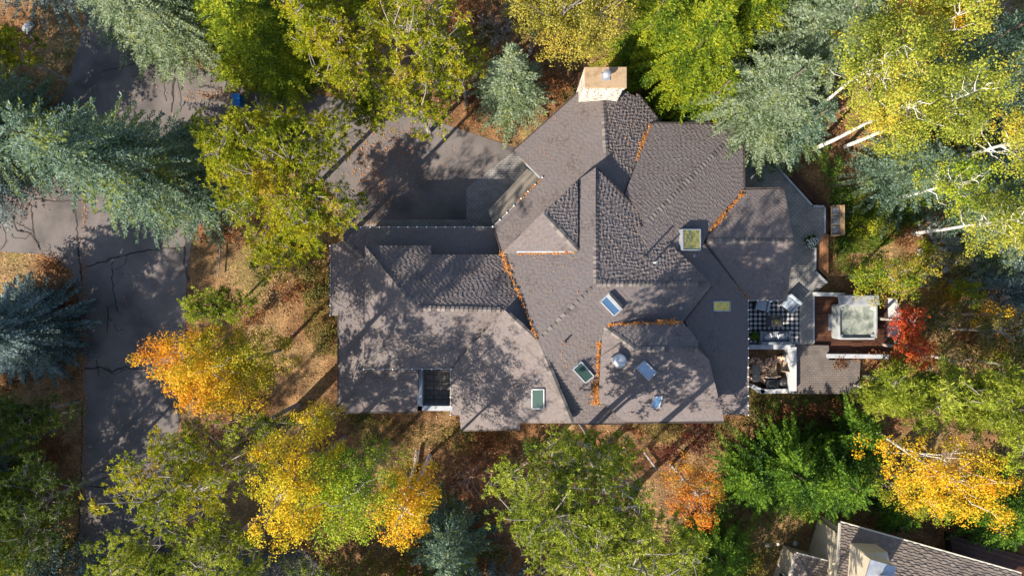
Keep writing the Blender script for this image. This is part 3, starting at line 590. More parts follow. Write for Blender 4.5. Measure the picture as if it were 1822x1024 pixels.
# hot tub
def hot_tub():
    k = 40-1.3; x0, y0 = P(1492,604,1.3)[:2]; x1, y1 = P(1562,541,1.3)[:2]; cx, cy = (x0+x1)/2, (y0+y1)/2; w_, h_ = x1-x0, y1-y0
    e = empty('hot_tub', (cx, cy, .45), 'square white hot tub with swirling clear water and its grey cover folded back', 'hot tub')
    def rr(w, h, r, n_=5):
        return [(cx+sx*(w/2-r)+r*math.cos(a), cy+sy*(h/2-r)+r*math.sin(a)) for sx, sy, a0 in ((1,1,0),(-1,1,90),(-1,-1,180),(1,-1,270)) for a in [math.radians(a0+90*i/n_) for i in range(n_+1)]]
    b = MB(); rings = [(w_,h_,.16,.45),(w_,h_,.16,1.22),(w_-.04,h_-.04,.16,1.28),(w_-.20,h_-.20,.22,1.29),(w_-.25,h_-.25,.25,1.2),(w_-.30,h_-.30,.3,.9),(w_-.8,h_-.8,.4,.85),(w_-.9,h_-.9,.4,.55)]
    R_ = [[(x,y,z) for x,y in rr(a,c,r)] for a,c,r,z in rings]; n_ = len(R_[0]); vs = sum(R_, [])
    b.add(vs, [(i*n_+j, i*n_+(j+1)%n_, (i+1)*n_+(j+1)%n_, (i+1)*n_+j) for i in range(len(R_)-1) for j in range(n_)]+[tuple(range((len(R_)-1)*n_, len(R_)*n_))]); b.build('shell', M['tub'], e)
    m, n, bb = mat('tub_water', .05, .5); g = nd(n, 'NewGeometry'); x = noise(n, 2.2, 6, g.outputs['Position'], .65); x.inputs['Distortion'].default_value = .5
    r = ramp(n, [(.08,.09,.075),(.17,.20,.18),(.27,.29,.26),(.40,.41,.37)], [.32,.45,.56,.7]); n.links.new(x.outputs[0], r.inputs[0]); n.links.new(r.outputs[0], bb.inputs['Base Color'])
    bp = nd(n, 'Bump'); bp.inputs['Strength'].default_value = .25; bp.inputs['Distance'].default_value = .05; n.links.new(x.outputs[0], bp.inputs['Height']); n.links.new(bp.outputs[0], bb.inputs['Normal'])
    b = MB(); b.add([(x,y,1.10) for x,y in rr(w_-.27,h_-.27,.26)], [tuple(range(n_))]); b.build('water', m, e)
    for sx in (-1,1):
        for sy in (-1,1): b = MB(); b.lathe((cx+sx*(w_/2-.19), cy+sy*(h_/2-.19), 1.06), [(.15,0),(.16,.12),(.09,.17),(.03,.17)], 14); b.build('headrest', M['tub'], e, bevel=0)
    b = MB(); yy = y1+.03; b.hexa([(x0,yy-.05,1.32),(x1,yy-.05,1.32),(x1,yy+.50,1.10),(x0,yy+.50,1.10)], [(x0,yy-.05,1.44),(x1,yy-.05,1.44),(x1,yy+.50,1.34),(x0,yy+.50,1.34)])
    b.hexa([(x0+.01,yy-.05,1.46),(x1-.01,yy-.05,1.46),(x1-.01,yy+.48,1.36),(x0+.01,yy+.48,1.36)], [(x0+.01,yy-.05,1.56),(x1-.01,yy-.05,1.56),(x1-.01,yy+.48,1.46),(x0+.01,yy+.48,1.46)]); b.build('cover', M['tubcover'], e, bevel=.03)
    b = MB(); b.beam((x0-.05,yy+.12,.9), (x0-.05,yy+.12,1.5), .05, .05); b.tube([(x0-.05,yy-.3,1.0),(x0-.05,yy+.1,1.5)], .02); b.build('cover_lifter', M['metal'], e)
M['tub'] = varmat('tub_acrylic', [(.25,.27,.28),(.36,.38,.38)], 2, .3); M['tubcover'] = varmat('tub_cover', [(.25,.27,.30),(.36,.38,.41)], 3, .6, bump=.2)
hot_tub()
wallbeam('stone_coping', [(1451,523),(1500,524)], .22, 0, .95, M['whitew'], 'grey coping wall at the upper left of the hot tub deck'); wallbeam('stone_coping', [(1477,633),(1578,634)], .24, 0, .9, M['white'], 'grey coping wall along the south side of the hot tub deck')
sheet_('concrete_slab', [(1572,528),(1596,532),(1604,560),(1600,600),(1578,600)], .3, M['whitew'], 'white concrete slab between the hot tub and the red tree', 'slab')
# walled nook with grill, chairs and firewood
NK = empty('nook_wall', (*P(1400,655)[:2],0), 'white walls enclosing the sunken service nook below the sofa', 'wall')
def nb(pts, wd, z1, m='whitew', z0=0): 
    b = MB()
    for p, q in zip(pts[:-1], pts[1:]):
        a = P(*p, z1); c = P(*q, z1); a[2] = c[2] = z0; b.beam(a, c, wd, z1-z0, ext=wd/2*.96)
    b.build('wall', M[m], NK)
nb([(1334,617),(1411,617)], .26, TZ+.25, 'white'); nb([(1412,622),(1412,690)], .34, TZ+.35); nb([(1341,688),(1357,696),(1409,695)], .24, .8)
def chair(px, py, rz, m, label, z=.02):
    p = P(px,py,.5); e = empty('chair', (p[0],p[1],z), label, 'chair'); e.rotation_euler = (0,0,rz)
    def part(nm, c, d, mm, bev=0): b = MB(); b.box(c, d); o = b.build(nm, mm, None, bevel=bev); o.parent = e
    part('seat', (0,0,.44), (.50,.50,.07), M[m], .02); part('backrest', (0,-.27,.72), (.5,.05,.5), M[m], .02)
    for sx in (-1,1):
        part('armrest', (sx*.27,-.02,.62), (.05,.5,.04), M['black'])
        for sy in (-1,1): part('leg', (sx*.24,sy*.22,.22), (.04,.04,.42), M['black'])
chair(1375,660,.15,'tan','chair with large tan seat behind the firewood'); chair(1396,651,-.1,'tan','chair with small tan seat near the white wall'); chair(1403,636,1.8,'fab','dark blue grey chair folded against the white wall')
def crate_table(px, py, label):
    p = P(px,py,.7); e = empty('side_table', (p[0],p[1],0), label, 'table')
    b = MB()
    for i in range(5): b.box((p[0]-.14+.085*i-.03, p[1], .70), (.075,.95,.03))
    b.build('tabletop', M['wood'], e)
    for sx in (-1,1):
        for sy in (-1,1): b = MB(); b.box((p[0]+sx*.16, p[1]+sy*.42, .34), (.05,.05,.68)); b.build('leg', M['metal'], e)
crate_table(1345,664,'weathered grey slatted table next to the east gutter')
b = MB(); p = P(1373,681,.5); b.hexa([(p[0]-.45,p[1]-.3,0),(p[0]+.42,p[1]-.3,0),(p[0]+.42,p[1]+.3,0),(p[0]-.45,p[1]+.3,0)], [(p[0]-.38,p[1]-.24,.72),(p[0]+.34,p[1]-.24,.72),(p[0]+.3,p[1]+.26,.82),(p[0]-.34,p[1]+.22,.80)])
e = empty('grill', (p[0],p[1],0), 'barbecue grill under a black fabric cover at the bottom of the nook', 'grill'); b.build('cover', M['cover'], e, bevel=.05); b = MB(); b.beam((p[0]-.42,p[1]+.34,.7),(p[0]+.25,p[1]+.34,.7),.05,.04); b.build('handle', M['metal'], e)
b = MB(); p = P(1391,679,.4); b.lathe((p[0],p[1],0), [(.1,0),(.12,.1),(.27,.25),(.31,.42),(.27,.6),(.12,.72),(.03,.74)], 18); e = empty('kettle_barbecue', (p[0],p[1],0), 'round black kettle barbecue beside the covered grill', 'barbecue'); b.build('bowl', M['darkmetal'], e, smooth=True)
b = MB(); b.tube([(p[0]-.02,p[1],.74),(p[0]+.03,p[1],.80),(p[0]+.08,p[1],.74)], .015); b.build('handle', M['metal'], e)
M['logend'] = varmat('cut_log', [(.30,.16,.10),(.52,.33,.22),(.62,.46,.33)], 5, .9, island=.8)
k = 0
for (ax, ay, n_, rows) in ((1336,640,4,2),(1347,645,3,2),(1362,640,5,3),(1378,637,5,2),(1356,668,7,2),(1334,665,5,2)):
    for i in range(n_):
        for j in range(rows):
            px = ax+(i*4.2 if ay < 650 else j*5)+rng.uniform(-1,1); py = ay+(j*4.4 if ay < 650 else (i-n_/2)*4.6)+rng.uniform(-1,1); p = P(px,py,.4); a = rng.uniform(-.5,.5)+(1.57 if ay < 650 else 0)
            d = np.array([math.cos(a)*.13, math.sin(a)*.13, .1]); b = MB(); c = np.array([p[0],p[1],.30+rng.uniform(0,.22)]); b.tube([c-d, c+d], rng.uniform(.05,.075), 7)
            tag(b.build('log', M['logend']), 'split firewood log among the loose woodpile in the nook', 'log', 'firewood logs in the nook'); k += 1
# small things
b = MB(); p = P(424,180,.5); e = empty('recycling_bin', (p[0],p[1],0), 'small blue bin half hidden at the edge of the shaded driveway', 'bin'); M['blue'] = varmat('blue_plastic', [(.01,.12,.42),(.02,.18,.5)], 3, .4)
b.prism([(p[0]-.2,p[1]-.28),(p[0]+.2,p[1]-.28),(p[0]+.24,p[1]+.3),(p[0]-.24,p[1]+.3)], 0, .85); b.build('body', M['blue'], e, bevel=.03); b = MB(); b.box((p[0],p[1],.88), (.5,.66,.05)); b.build('lid', M['blue'], e, bevel=.02); b = MB(); b.tube([(p[0]-.2,p[1]-.38,.86),(p[0]+.2,p[1]-.38,.86)], .025); b.build('handle', M['white'], e)
M['rock'] = varmat('grey_rock', [(.10,.095,.09),(.24,.23,.22),(.38,.36,.34)], 2.5, .9, island=.8, nw=.8, bump=.5)
M['rockw'] = varmat('pale_rock', [(.35,.35,.36),(.6,.6,.6)], 4, .9)
bm = bmesh.new(); bmesh.ops.create_icosphere(bm, subdivisions=2, radius=1); ICO = [tuple(v.co) for v in bm.verts]; ICOF = [tuple(v.index for v in f.verts) for f in bm.faces]; bm.free()
def rock(px, py, r, m, label, group=None, z=0):
    p = P(px,py,z); A = np.array(ICO); s = np.array([rng.uniform(.7,1.3), rng.uniform(.7,1.3), rng.uniform(.4,.7)])*r
    D = rng.normal(0,1,(5,3)); D /= np.linalg.norm(D,axis=1)[:,None]
    for d in D: t = A@d; A = A-np.maximum(t-.62,0)[:,None]*d
    b = MB(); b.add(A*s+np.array([0,0,r*.15]), ICOF); o = b.build('rock', M[m]); o.location = p; o.rotation_euler = (0,0,rng.uniform(0,6)); tag(o, label, 'rock', group)
rock(52,50,.42,'rockw','pale rock on the brown litter near the top left corner')
rock(1415,965,.22,'rockw','pale flat stone beside the neighbouring house wall')
rock(1366,969,.14,'rockw','left of two small white stones on the bare soil near the neighbouring house'); rock(1384,967,.13,'rockw','right of two small white stones on the bare soil near the neighbouring house')
for i in range(150):
    t = rng.uniform(0,1); px = 1630+t*175+rng.normal(0,7); py = 415+t*25+rng.normal(0,26) if i % 3 else 450+rng.normal(0,30)
    rock(px, py, rng.uniform(.1,.34), 'rock', 'grey stone in the dry creek bed right of the lawn', 'stones of the dry creek bed')
# ------------------------------------------------------------------ neighbouring house, lower right
NH = empty('neighbour_house', (*P(1600,1000)[:2],0), 'cream house with a tiled roof and large chimney in the lower right corner', 'house')
M['cream'] = varmat('cream_stucco', [(.50,.43,.32),(.62,.54,.42)], 1.2, .9, bump=.3, bscale=30)
M['rtile'] = varmat('tan_roof_tile', [(.13,.11,.095),(.20,.165,.14),(.25,.21,.18)], .9, .9, island=.4, nw=.5, bump=.4, bscale=50)
M['creamtrim'] = varmat('cream_trim', [(.5,.46,.38),(.62,.57,.48)], 2, .7)
NWL = MB()
NR = Plane((1496,929,3.2),(1817,1020,3.2),(1470,1040,4.4)); NR2 = Plane((1417,984,2.3),(1496,1004,2.3),(1400,1060,2.9)); NR3 = Plane((1416,984,2.3),(1396,1060,2.3),(1450,1040,2.85))
def nslope(pl, px, wi=.55): slope('n', pl, px, par=NH, m=('creamtrim','rtile'), tb=(.15,.20,.26,.03,.045), wi=wi, walls=NWL)
nslope(NR, [(1496,929),(1817,1020),(1800,1250),(1440,1250),(1492,1004)]); nslope(NR2, [(1417,984),(1500,1005),(1500,1250),(1460,1060)]); nslope(NR3, [(1417,984),(1461,1062),(1480,1250),(1360,1250)])
NWL.build('wall', M['cream'], NH)
for p, q, pl in (((1496,928),(1817,1019),NR),((1417,983),(1495,1003),NR2),((1416,984),(1398,1050),NR3),((1495,930),(1491,1003),NR)):
    b = MB(); b.beam(pl.at(*p), pl.at(*q), .11, .12, lift=-.1); b.build('gutter', M['creamtrim'], NH)
b = MB()   # slanting cream wall standing against the house
A = [P(1455,922,0), P(1437,985,0)]; B = [P(1497,957,2.9), P(1475,1022,2.9)]
B = [np.array([A[0][0], A[0][1], 2.75]), np.array([A[1][0], A[1][1], 2.75])]; dx = np.array([2.2,-.62,0])
b.hexa([A[1], A[1]+dx, A[0]+dx, A[0]], [B[1], B[1]+dx, B[0]+dx+np.array([0,0,0]), B[0]]); b.build('wall', M['cream'], NH)
b = MB(); A0 = P(1393,968,0); A1 = P(1372,1035,0); b.hexa([A1, A1+dx*.7, A0+dx*.7, A0], [p+np.array([0,0,2.0]) for p in (A1, A1+dx*.7, A0+dx*.7, A0)]); b.build('wall', M['cream'], NH)
f_ = empty('window', (0,0,0)); f_.parent = NH; pass
def onw(t, z, o=.0): v = A0+(A1-A0)*t; return np.array([v[0]-.02-o, v[1], z])
b = MB(); b.hexa([onw(.55,.7,.02),onw(.8,.7,.02),onw(.8,.7,-.1),onw(.55,.7,-.1)],[onw(.55,1.7,.02),onw(.8,1.7,.02),onw(.8,1.7,-.1),onw(.55,1.7,-.1)]); b.build('pane', gd, f_)
b = MB()
for a_, c_ in ((onw(.55,.7,.03),onw(.55,1.7,.03)),(onw(.8,.7,.03),onw(.8,1.7,.03)),(onw(.55,1.7,.03),onw(.8,1.7,.03)),(onw(.55,.7,.03),onw(.8,.7,.03))): b.beam(a_, c_, .07, .06, up=(-1,0,0))
b.build('frame', M['creamtrim'], f_)
CC = empty('chimney', (0,0,0)); CC.parent = NH; pass
c0 = P(1513,967,3.6)[:2]; ux = np.array([.962,-.274]); uy = np.array([-.274,-.962]); W_, D_ = 1.35, 1.9
q = [c0+uy*D_, c0+ux*W_+uy*D_, c0+ux*W_, c0]; b = MB(); b.hexa([(*p,0) for p in q],[(*p,5.6) for p in q]); b.build('stack', M['cream'], CC)
b = MB(); b.hexa([(*(p+0*ux),5.6) for p in q],[(*p,5.68) for p in q]); b.build('cap', M['metal'], CC)
fc = c0+ux*W_*.6+uy*.75; b = MB(); b.lathe((fc[0],fc[1],5.66), [(.22,0),(.22,.35),(.32,.37),(.32,.46),(.2,.5)], 16); b.build('flue', M['metal'], CC)
b = MB(); q2 = [c0+ux*a+uy*c for a, c in ((W_*1.02,-.35),(W_*1.5,.5),(W_,D_*.7),(0,-.05))]; zz = [4.6,4.3,5.0,5.0]
b.add([(*p,3.2) for p in q2]+[(*p,z) for p,z in zip(q2,zz)], [(4,5,6,7),(0,1,5,4),(1,2,6,5),(2,3,7,6),(3,0,4,7)]); b.build('chimney_shoulder', M['cream'], CC)
deck_poly('deck', [(1690,950),(1860,1000),(1860,1070),(1700,1020)], .6, math.radians(-16), M['deck'], 'brown board deck behind the neighbouring house')
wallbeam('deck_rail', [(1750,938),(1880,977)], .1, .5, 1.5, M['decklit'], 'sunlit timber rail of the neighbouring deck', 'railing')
# ------------------------------------------------------------------ vegetation
DENS = 1.0
def diamonds(C, U, Vv, L, W_):        # base point, long dir, side dir -> leaf-shaped quads
    L = np.asarray(L).reshape(-1,1); W_ = np.asarray(W_).reshape(-1,1)
    return np.stack([C, C+U*L*.55+Vv*W_*.5, C+U*L, C+U*L*.55-Vv*W_*.5], 1)
def unit(a): return a/np.maximum(np.linalg.norm(a, axis=-1, keepdims=True), 1e-6)
def tree_root(name, p, label, cat, group): return empty(name, (float(p[0]), float(p[1]), 0), label, cat, group)
def spruce(px, py, rpx, h, m, label, zc=.30, name='spruce_tree', bark='barkb', dens=1.0, cat='spruce', full=.8, low=.05, group=None, sag=.10):
    c = P(px, py, zc*h); r = rpx*(H-zc*h)/F; root = tree_root(name, c, label, cat, group); Q = []
    R0 = r/((1-zc)**full)*.95 if zc > .1 else r
    z = low*h; rg = rng
    while z < h*.97:
        f = z/h; R = R0*(1-f)**full*rg.uniform(.9,1.1); n_ = max(5, int(2*math.pi*R/.50*dens))
        for a in rg.uniform(0, 2*math.pi, n_):
            L = R*rg.choice((.62,.8,.95,1.08,1.25))*rg.uniform(.92,1.08); k = max(5, int(L*(1-.25)/.055*dens)); t = np.linspace(.25, 1, k)
            d = np.array([math.cos(a), math.sin(a), 0]); s = np.array([-d[1], d[0], 0])
            zz = z+rg.uniform(-.2,.2)+.12*L*np.sin(t*2.6)-sag*L*t*t*2+.04*rg.normal(size=k)
            B = d*(L*t)[:,None]; B[:,2] = zz
            for sg in (-1, 1):
                ang = rg.normal(.85,.25,k)*sg; U = np.cos(ang)[:,None]*d+np.sin(ang)[:,None]*s; U[:,2] = rg.normal(.10,.22,k); U = unit(U)
                Vn = np.cross(U, np.array([0,0,1.0])); Vn[:,2] += rg.normal(0,.45,k); Vn = unit(Vn)
                Ls = (.08+.19*(1-t)**.8*min(1, L/1.3))*rg.uniform(.7,1.3,k)+.05; Q.append(diamonds(B, U, Vn, Ls, rg.uniform(.045,.075,k)))
            # tip tuft
            kk = 3; an = a+rg.normal(0,.5,kk); U = unit(np.c_[np.cos(an), np.sin(an), rg.normal(.25,.2,kk)]); Vn = unit(np.cross(U, rg.normal(0,1,(kk,3)))); Q.append(diamonds(np.repeat(B[-1:],kk,0), U, Vn, rg.uniform(.15,.28,kk), rg.uniform(.06,.1,kk)))
        z += (.40+.06*h/12)*rg.uniform(.8,1.2)
    kk = 60; an = rg.uniform(0,6.28,kk); U = unit(np.c_[np.cos(an)*.6, np.sin(an)*.6, rg.uniform(.3,1.2,kk)]); C = np.zeros((kk,3)); C[:,2] = rg.uniform(.9*h, h, kk); Q.append(diamonds(C, U, unit(np.cross(U, rg.normal(0,1,(kk,3)))), rg.uniform(.15,.3,kk), .09*np.ones(kk)))
    quadmesh('crown', np.concatenate(Q), M[m], root)
    b = MB(); b.tube([(0,0,-.1),(0,0,h*.5),(0,0,h*.97)], [.028*h*.6+.05,.014*h*.6+.03,.02], 7); o = b.build('trunk', M[bark]); o.parent = root
    return root
def limbs(b, h, z0, targets, bend=.3, r0=.05, trunk=None, wob=.12):
    """curved limbs from the trunk to each target; returns nothing, adds tubes to b"""
    for T in targets:
        zr = max(z0*h*.8, T[2]-np.hypot(T[0], T[1])*rng.uniform(.5,.9)); zr = min(zr, h*.9)
        A = np.array([0,0,zr]) if trunk is None else trunk(zr); w1, w2, w3 = (rng.normal(0,wob,3)*np.array([1,1,.5]) for _ in range(3)); b.tube([A, A*.75+T*.25+w1*.6, A*.5+T*.5+w2+np.array([0,0,-bend*.3]), A*.22+T*.78+w3, T], [r0, r0*.8, r0*.6, r0*.4, r0*.2], 5)
def crown_pts(n_, rx, ry, rz, zc, rot, shell=.62, flat=0):
    d = rng.normal(0,1,(n_,3)); d = unit(d); d[:,2] = np.where(d[:,2] < -.35, -d[:,2]*.5, d[:,2]); rad = rng.uniform(shell**3, 1, n_)**(1/3); inner = rng.uniform(0,1,n_) < .22; rad = np.where(inner, rng.uniform(.1,.7,n_), rad)
    ph = np.arctan2(d[:,1], d[:,0]); lob = 1+.16*np.sin(ph*3+rot*5)+.10*np.sin(ph*5+rot*3)+.06*np.sin(ph*9)
    q = d*(rad*lob)[:,None]*np.array([rx,ry,rz]); ca, sa = math.cos(rot), math.sin(rot)
    return np.c_[q[:,0]*ca-q[:,1]*sa, q[:,0]*sa+q[:,1]*ca, q[:,2]+zc]
def decid(px, py, rxp, ryp, h, m, label, rot=0, bark='barkg', dens=1.25, leaf=.078, cl=.40, thick=.34, name='deciduous_tree', cat='tree', group=None, low=.28, lean=(0,0), open_=0, trunkr=.11):
    rot = math.radians(rot); zc = h*(1-thick*.95); k = (H-zc)/F; c = P(px, py, zc); rx, ry = rxp*k, ryp*k; base = c-np.array([lean[0], lean[1], 0]); root = tree_root(name, base, label, cat, group)
    ln_ = np.array([lean[0], lean[1], 0])
    rz = thick*h; nC = int(max(14, 2.3*(rx*ry+.6*rz*(rx+ry)/2)/(cl*cl)*dens*(1-open_)/1.15)); nC = min(nC, 420)
    T = crown_pts(nC, rx*.93, ry*.93, rz, zc, rot)+ln_; per = int(42*(cl/.42)**2*(.11/leaf)**1.5*dens**.3*1.25)
    cr = cl*rng.uniform(.6,1.35,nC); d = unit(rng.normal(0,1,(nC*per,3)))*(rng.uniform(.1,1,(nC*per,1))**.5)*np.array([1.15,1.15,.6]); C = np.repeat(T, per, 0)+d*np.repeat(cr, per)[:,None]
    N_ = unit(d*np.array([.6,.6,.5])+np.array([0,0,.55])+rng.normal(0,.5,C.shape)); U = unit(np.cross(N_, rng.normal(0,1,C.shape))); Vv = np.cross(N_, U); s = rng.uniform(.65,1.3,len(C))*leaf
    quadmesh('crown', diamonds(C-U*s[:,None]*.5, U, Vv, s*1.15, s*.85), M[m], root)
    b = MB(); tr = lambda z_: ln_*min(1, z_/zc)
    b.tube([(0,0,-.1), tr(h*.3)+np.array([.05,0,h*.3]), tr(h*.6)+np.array([-.05,.04,h*.6]), tr(h*.9)+np.array([0,0,h*.9])], [trunkr,trunkr*.8,trunkr*.55,.02], 8)
    sel = rng.choice(nC, min(nC, 36), replace=False)
    limbs(b, h, low, T[sel], trunk=lambda z_: tr(z_)+np.array([0,0,z_]), r0=trunkr*.24); o = b.build('trunk', M[bark], smooth=True); o.parent = root
    return root
def pine(px, py, rxp, ryp, h, m, label, rot=0, dens=1.3, bark='barkg', thick=.28, tuft=.16, name='pine_tree', cat='pine', group=None, open_=.0, lean=(0,0), dead=0, nw=.034):
    rot = math.radians(rot); zc = h*(1-thick*.95); k = (H-zc)/F; c = P(px, py, zc); rx, ry = rxp*k, ryp*k; base = c-np.array([lean[0], lean[1], 0]); root = tree_root(name, base, label, cat, group); ln_ = np.array([lean[0], lean[1], 0])
    rz = thick*h; nC = int(min(460, 2.6*(rx*ry+.5*rz*(rx+ry)/2)/.30*dens*1.35*(1-open_)))
    T = crown_pts(nC, rx*.95, ry*.95, rz, zc, rot, .5)+ln_; nt_ = 12; off = rng.normal(0,1,(nC*nt_,3))*np.array([.20,.20,.09]); tc_ = np.repeat(T, nt_, 0)+off; per = 18
    out = unit(tc_-np.array([0,0,zc-rz*.8])-ln_); C = np.repeat(tc_, per, 0); O = np.repeat(out, per, 0)
    U = unit(rng.normal(0,1,C.shape)*np.array([1,1,.75])+O*.55+np.array([0,0,.35])); Vv = unit(np.cross(U, rng.normal(0,1,C.shape))); L = rng.uniform(.6,1.2,len(C))*tuft
    quadmesh('crown', diamonds(C, U, Vv, L, nw*rng.uniform(.8,1.4,len(C))), M[m], root)
    b = MB(); tr = lambda z_: ln_*min(1, z_/zc)
    b.tube([(0,0,-.1), tr(h*.3)+np.array([.04,.05,h*.3]), tr(h*.65)+np.array([-.06,.04,h*.65]), tr(h*.95)+np.array([0,0,h*.95])], [.02+.013*h,.012*h,.008*h,.02], 9); o = b.build('trunk', M['barkb'] if bark == 'barkb' else M[bark], smooth=True); o.parent = root
    b = MB(); sel = rng.choice(nC, min(nC, 26), replace=False); limbs(b, h, .35, T[sel], trunk=lambda z_: tr(z_)+np.array([0,0,z_]), r0=.032, wob=.22)
    for i in range(nC):     # twigs out to the tufts
        j = sel[np.argmin(np.linalg.norm(T[sel]-T[i], axis=1))]; A = T[j]*.8+T[i]*.2-np.array([0,0,.15]); b.tube([A, (A+T[i])/2+rng.normal(0,.06,3), T[i]], [.024,.018,.010], 4, cap=False)
        if rng.uniform() < dead: 
            for _ in range(4): q1 = T[i]+rng.normal(0,.16,3)+np.array([0,0,.06]); q2 = q1+rng.normal(0,.16,3); b.tube([T[i], q1, q2, q2+rng.normal(0,.12,3)], [.011,.009,.007,.004], 4, cap=False)
    o = b.build('limbs', M['barkg']); o.parent = root
    return root
def bare(px, py, rpx, h, m, label, n_=9, name='bare_shrub', cat='bare shrub', lean=(0,0), tip=None, group=None, r0=.035):
    c = P(px, py, h*.6); r = rpx*(H-h*.6)/F; root = tree_root(name, c-np.array([*lean,0]), label, cat, group); b = MB(); tips = []
    def grow(A, d, L, rad, lev):
        Bp = A+d*L; mid = (A+Bp)/2+rng.normal(0, L*.07, 3); b.tube([A, mid, Bp], [rad, rad*.85, rad*.65], 4 if lev else 6, cap=False)
        if lev < 3:
            for _ in range(rng.integers(2,5)):
                nd_ = unit(d+rng.normal(0,.5,3)+np.array([0,0,.1])); grow(A+d*L*rng.uniform(.45,1), nd_, L*rng.uniform(.5,.75), rad*.6, lev+1)
        else: tips.append(Bp)
    L0 = np.array([*lean, h*.4]); b.tube([(0,0,-.05), L0*.5+rng.normal(0,.04,3), L0], [r0*1.6, r0*1.3, r0*1.1], 6)
    for i in range(n_):
        a = 2*math.pi*i/n_+rng.uniform(-.3,.3); d = unit(np.array([math.cos(a)*r, math.sin(a)*r, h*.45*rng.uniform(.4,1.2)])); grow(L0*rng.uniform(.7,1), d, r*.55, r0, 0)
    o = b.build('branches', M[m]); o.parent = root
    if tip:
        T = np.repeat(np.array(tips), 5, 0)+rng.normal(0,.06,(len(tips)*5,3)); quadmesh('dry_leaves', leafq(T, rng.uniform(.04,.09,len(T)), .7), M[tip], root)
    return root
def shrub(px, py, rxp, ryp, h, m, label, leaf=.08, dens=1.0, name='shrub', cat='shrub', group=None, rot=0, cl=.28): return decid(px, py, rxp, ryp, h, m, label, rot, 'barkb', dens, leaf, cl, .42, name, cat, group, .1, trunkr=.05)

# blue and green spruces
spruce(338,332,98,15,'spruce','large blue green spruce across the road loop, nearest the yellow green pine', zc=0, full=.5)
spruce(62,246,96,12,'spruce','blue green spruce leaning over the left edge above the cracked road', zc=0, full=.5)
spruce(368,352,62,6,'spruce','smaller blue spruce at the south east foot of the large road spruces')
spruce(348,78,80,13,'sprucep','big pale blue spruce at the top left over the asphalt', zc=0, full=.5)
spruce(232,2,72,11,'sprucep','blue spruce at the top edge left of the big pale one')
spruce(908,165,60,9.5,'sprucep','single slim blue spruce standing left of the house chimney', zc=.25)
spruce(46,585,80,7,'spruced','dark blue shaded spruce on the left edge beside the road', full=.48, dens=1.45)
spruce(800,965,62,6,'spruce','small blue spruce at the bottom right of the yellow trees')
spruce(1335,195,98,11.5,'sprucep','blue green spruce hanging over the top right roof corner')
spruce(1420,95,92,13,'sprucep','tall pale spruce behind the one over the roof corner')
spruce(1408,232,52,7.5,'spruce','lower blue spruce at the corner of the brown diagonal deck')
spruce(1475,20,60,12,'spruce','spruce at the top edge left of the golden aspen')
spruce(1775,120,78,12,'spruce','green blue spruce near the right edge below the bare branches')
spruce(1690,110,58,11,'spruce','spruce partly buried among the golden aspens')
spruce(1610,310,72,7,'spruce','low spruce between the lawn and the aspens')
spruce(1745,340,74,8,'spruce','soft green spruce above the stones of the creek bed')
spruce(1808,440,50,9,'sprucep','dark green spruce on the right edge beside the creek stones')
# yellow green firs
spruce(1225,105,92,10.5,'fir','yellow green fir to the right of the house chimney', name='fir_tree', cat='fir')
spruce(1300,20,90,12,'fir','yellow green fir at the top edge above the roof corner spruce', name='fir_tree', cat='fir')
spruce(1150,60,60,9,'fir','narrow yellow green fir just above the chimney on its right', name='fir_tree', cat='fir')
spruce(1255,185,55,7.5,'fir','low yellow fir between the chimney and the roof corner spruce', name='fir_tree', cat='fir')
spruce(460,60,78,10.5,'fir','bright green fir right of the pale blue spruce at the top', name='fir_tree', cat='fir')
spruce(505,120,52,7,'fir','bright green fir with drooping tips at the shaded driveway edge', name='fir_tree', cat='fir')
spruce(425,128,32,3,'fir','small light green conifer at the bend of the driveway', name='fir_tree', cat='fir')
spruce(5,250,45,4,'fir','small bright green conifer under the left edge spruce', name='fir_tree', cat='fir')
spruce(400,5,50,11,'fir','green fir at the top edge between two spruces', name='fir_tree', cat='fir')
# pines
pine(490,285,140,100,10,'pine','broad yellow green pine filling the centre of the road loop', dens=1.6, dead=.15, rot=20)
pine(560,385,86,70,11,'pine','yellow green pine nearest the house on the west side', dens=1.05, dead=.35)
pine(415,262,72,70,8.5,'pine','lit yellow pine crown on the left of the broad pine', dens=1.2)
pine(505,438,78,48,6.5,'pine','small sparse pine below the broad yellow green pine', dead=.5)
pine(1190,1005,62,55,14,'pineg','pine crown at the bottom edge between the pine pair and the cedar', dead=.4)
pine(620,85,90,92,11,'pine','olive green pine over the top of the driveway', dens=1.15, dead=.2)
pine(745,60,92,85,12,'pine','tall pine with brown cones at the top centre left', dens=1.0, dead=.45)
pine(735,180,88,62,9,'pine','pine with orange tufts overhanging the sunlit driveway', dens=1.0, dead=.4)
pine(815,120,42,60,9,'pine','narrow pine next to the slim blue spruce', dead=.4)
pine(560,40,60,60,12,'pine','pine crown at the top edge beside the bright fir', dens=1.1)
pine(648,185,54,42,6,'pine','small dark pine over the leaf strewn driveway', dead=.3)
pine(380,545,72,38,4.5,'pineg','low green pine above the orange tree by the road')
pine(345,845,118,88,16,'pine','tall sparse pine with bare grey limbs left of the yellow tree', dens=.8, dead=.8, bark='barkb')
pine(245,985,78,50,12,'pineg','green pine crown over the road at the bottom left', dens=.85, dead=.3)
pine(400,975,110,66,12,'pineg','sparse green pine at the bottom edge left of the bottom driveway', dens=.6, dead=.5)
pine(455,760,70,34,9,'pineg','tangled pine branches directly below the orange tree', dens=.5, dead=.9)
pine(1010,900,134,126,16.5,'pineg','large feathery pine at the bottom centre below the house', dens=1.35, dead=.45)
pine(1120,955,110,84,17,'pineg','darker half of the pine pair at the bottom centre', dens=1.1, dead=.4)
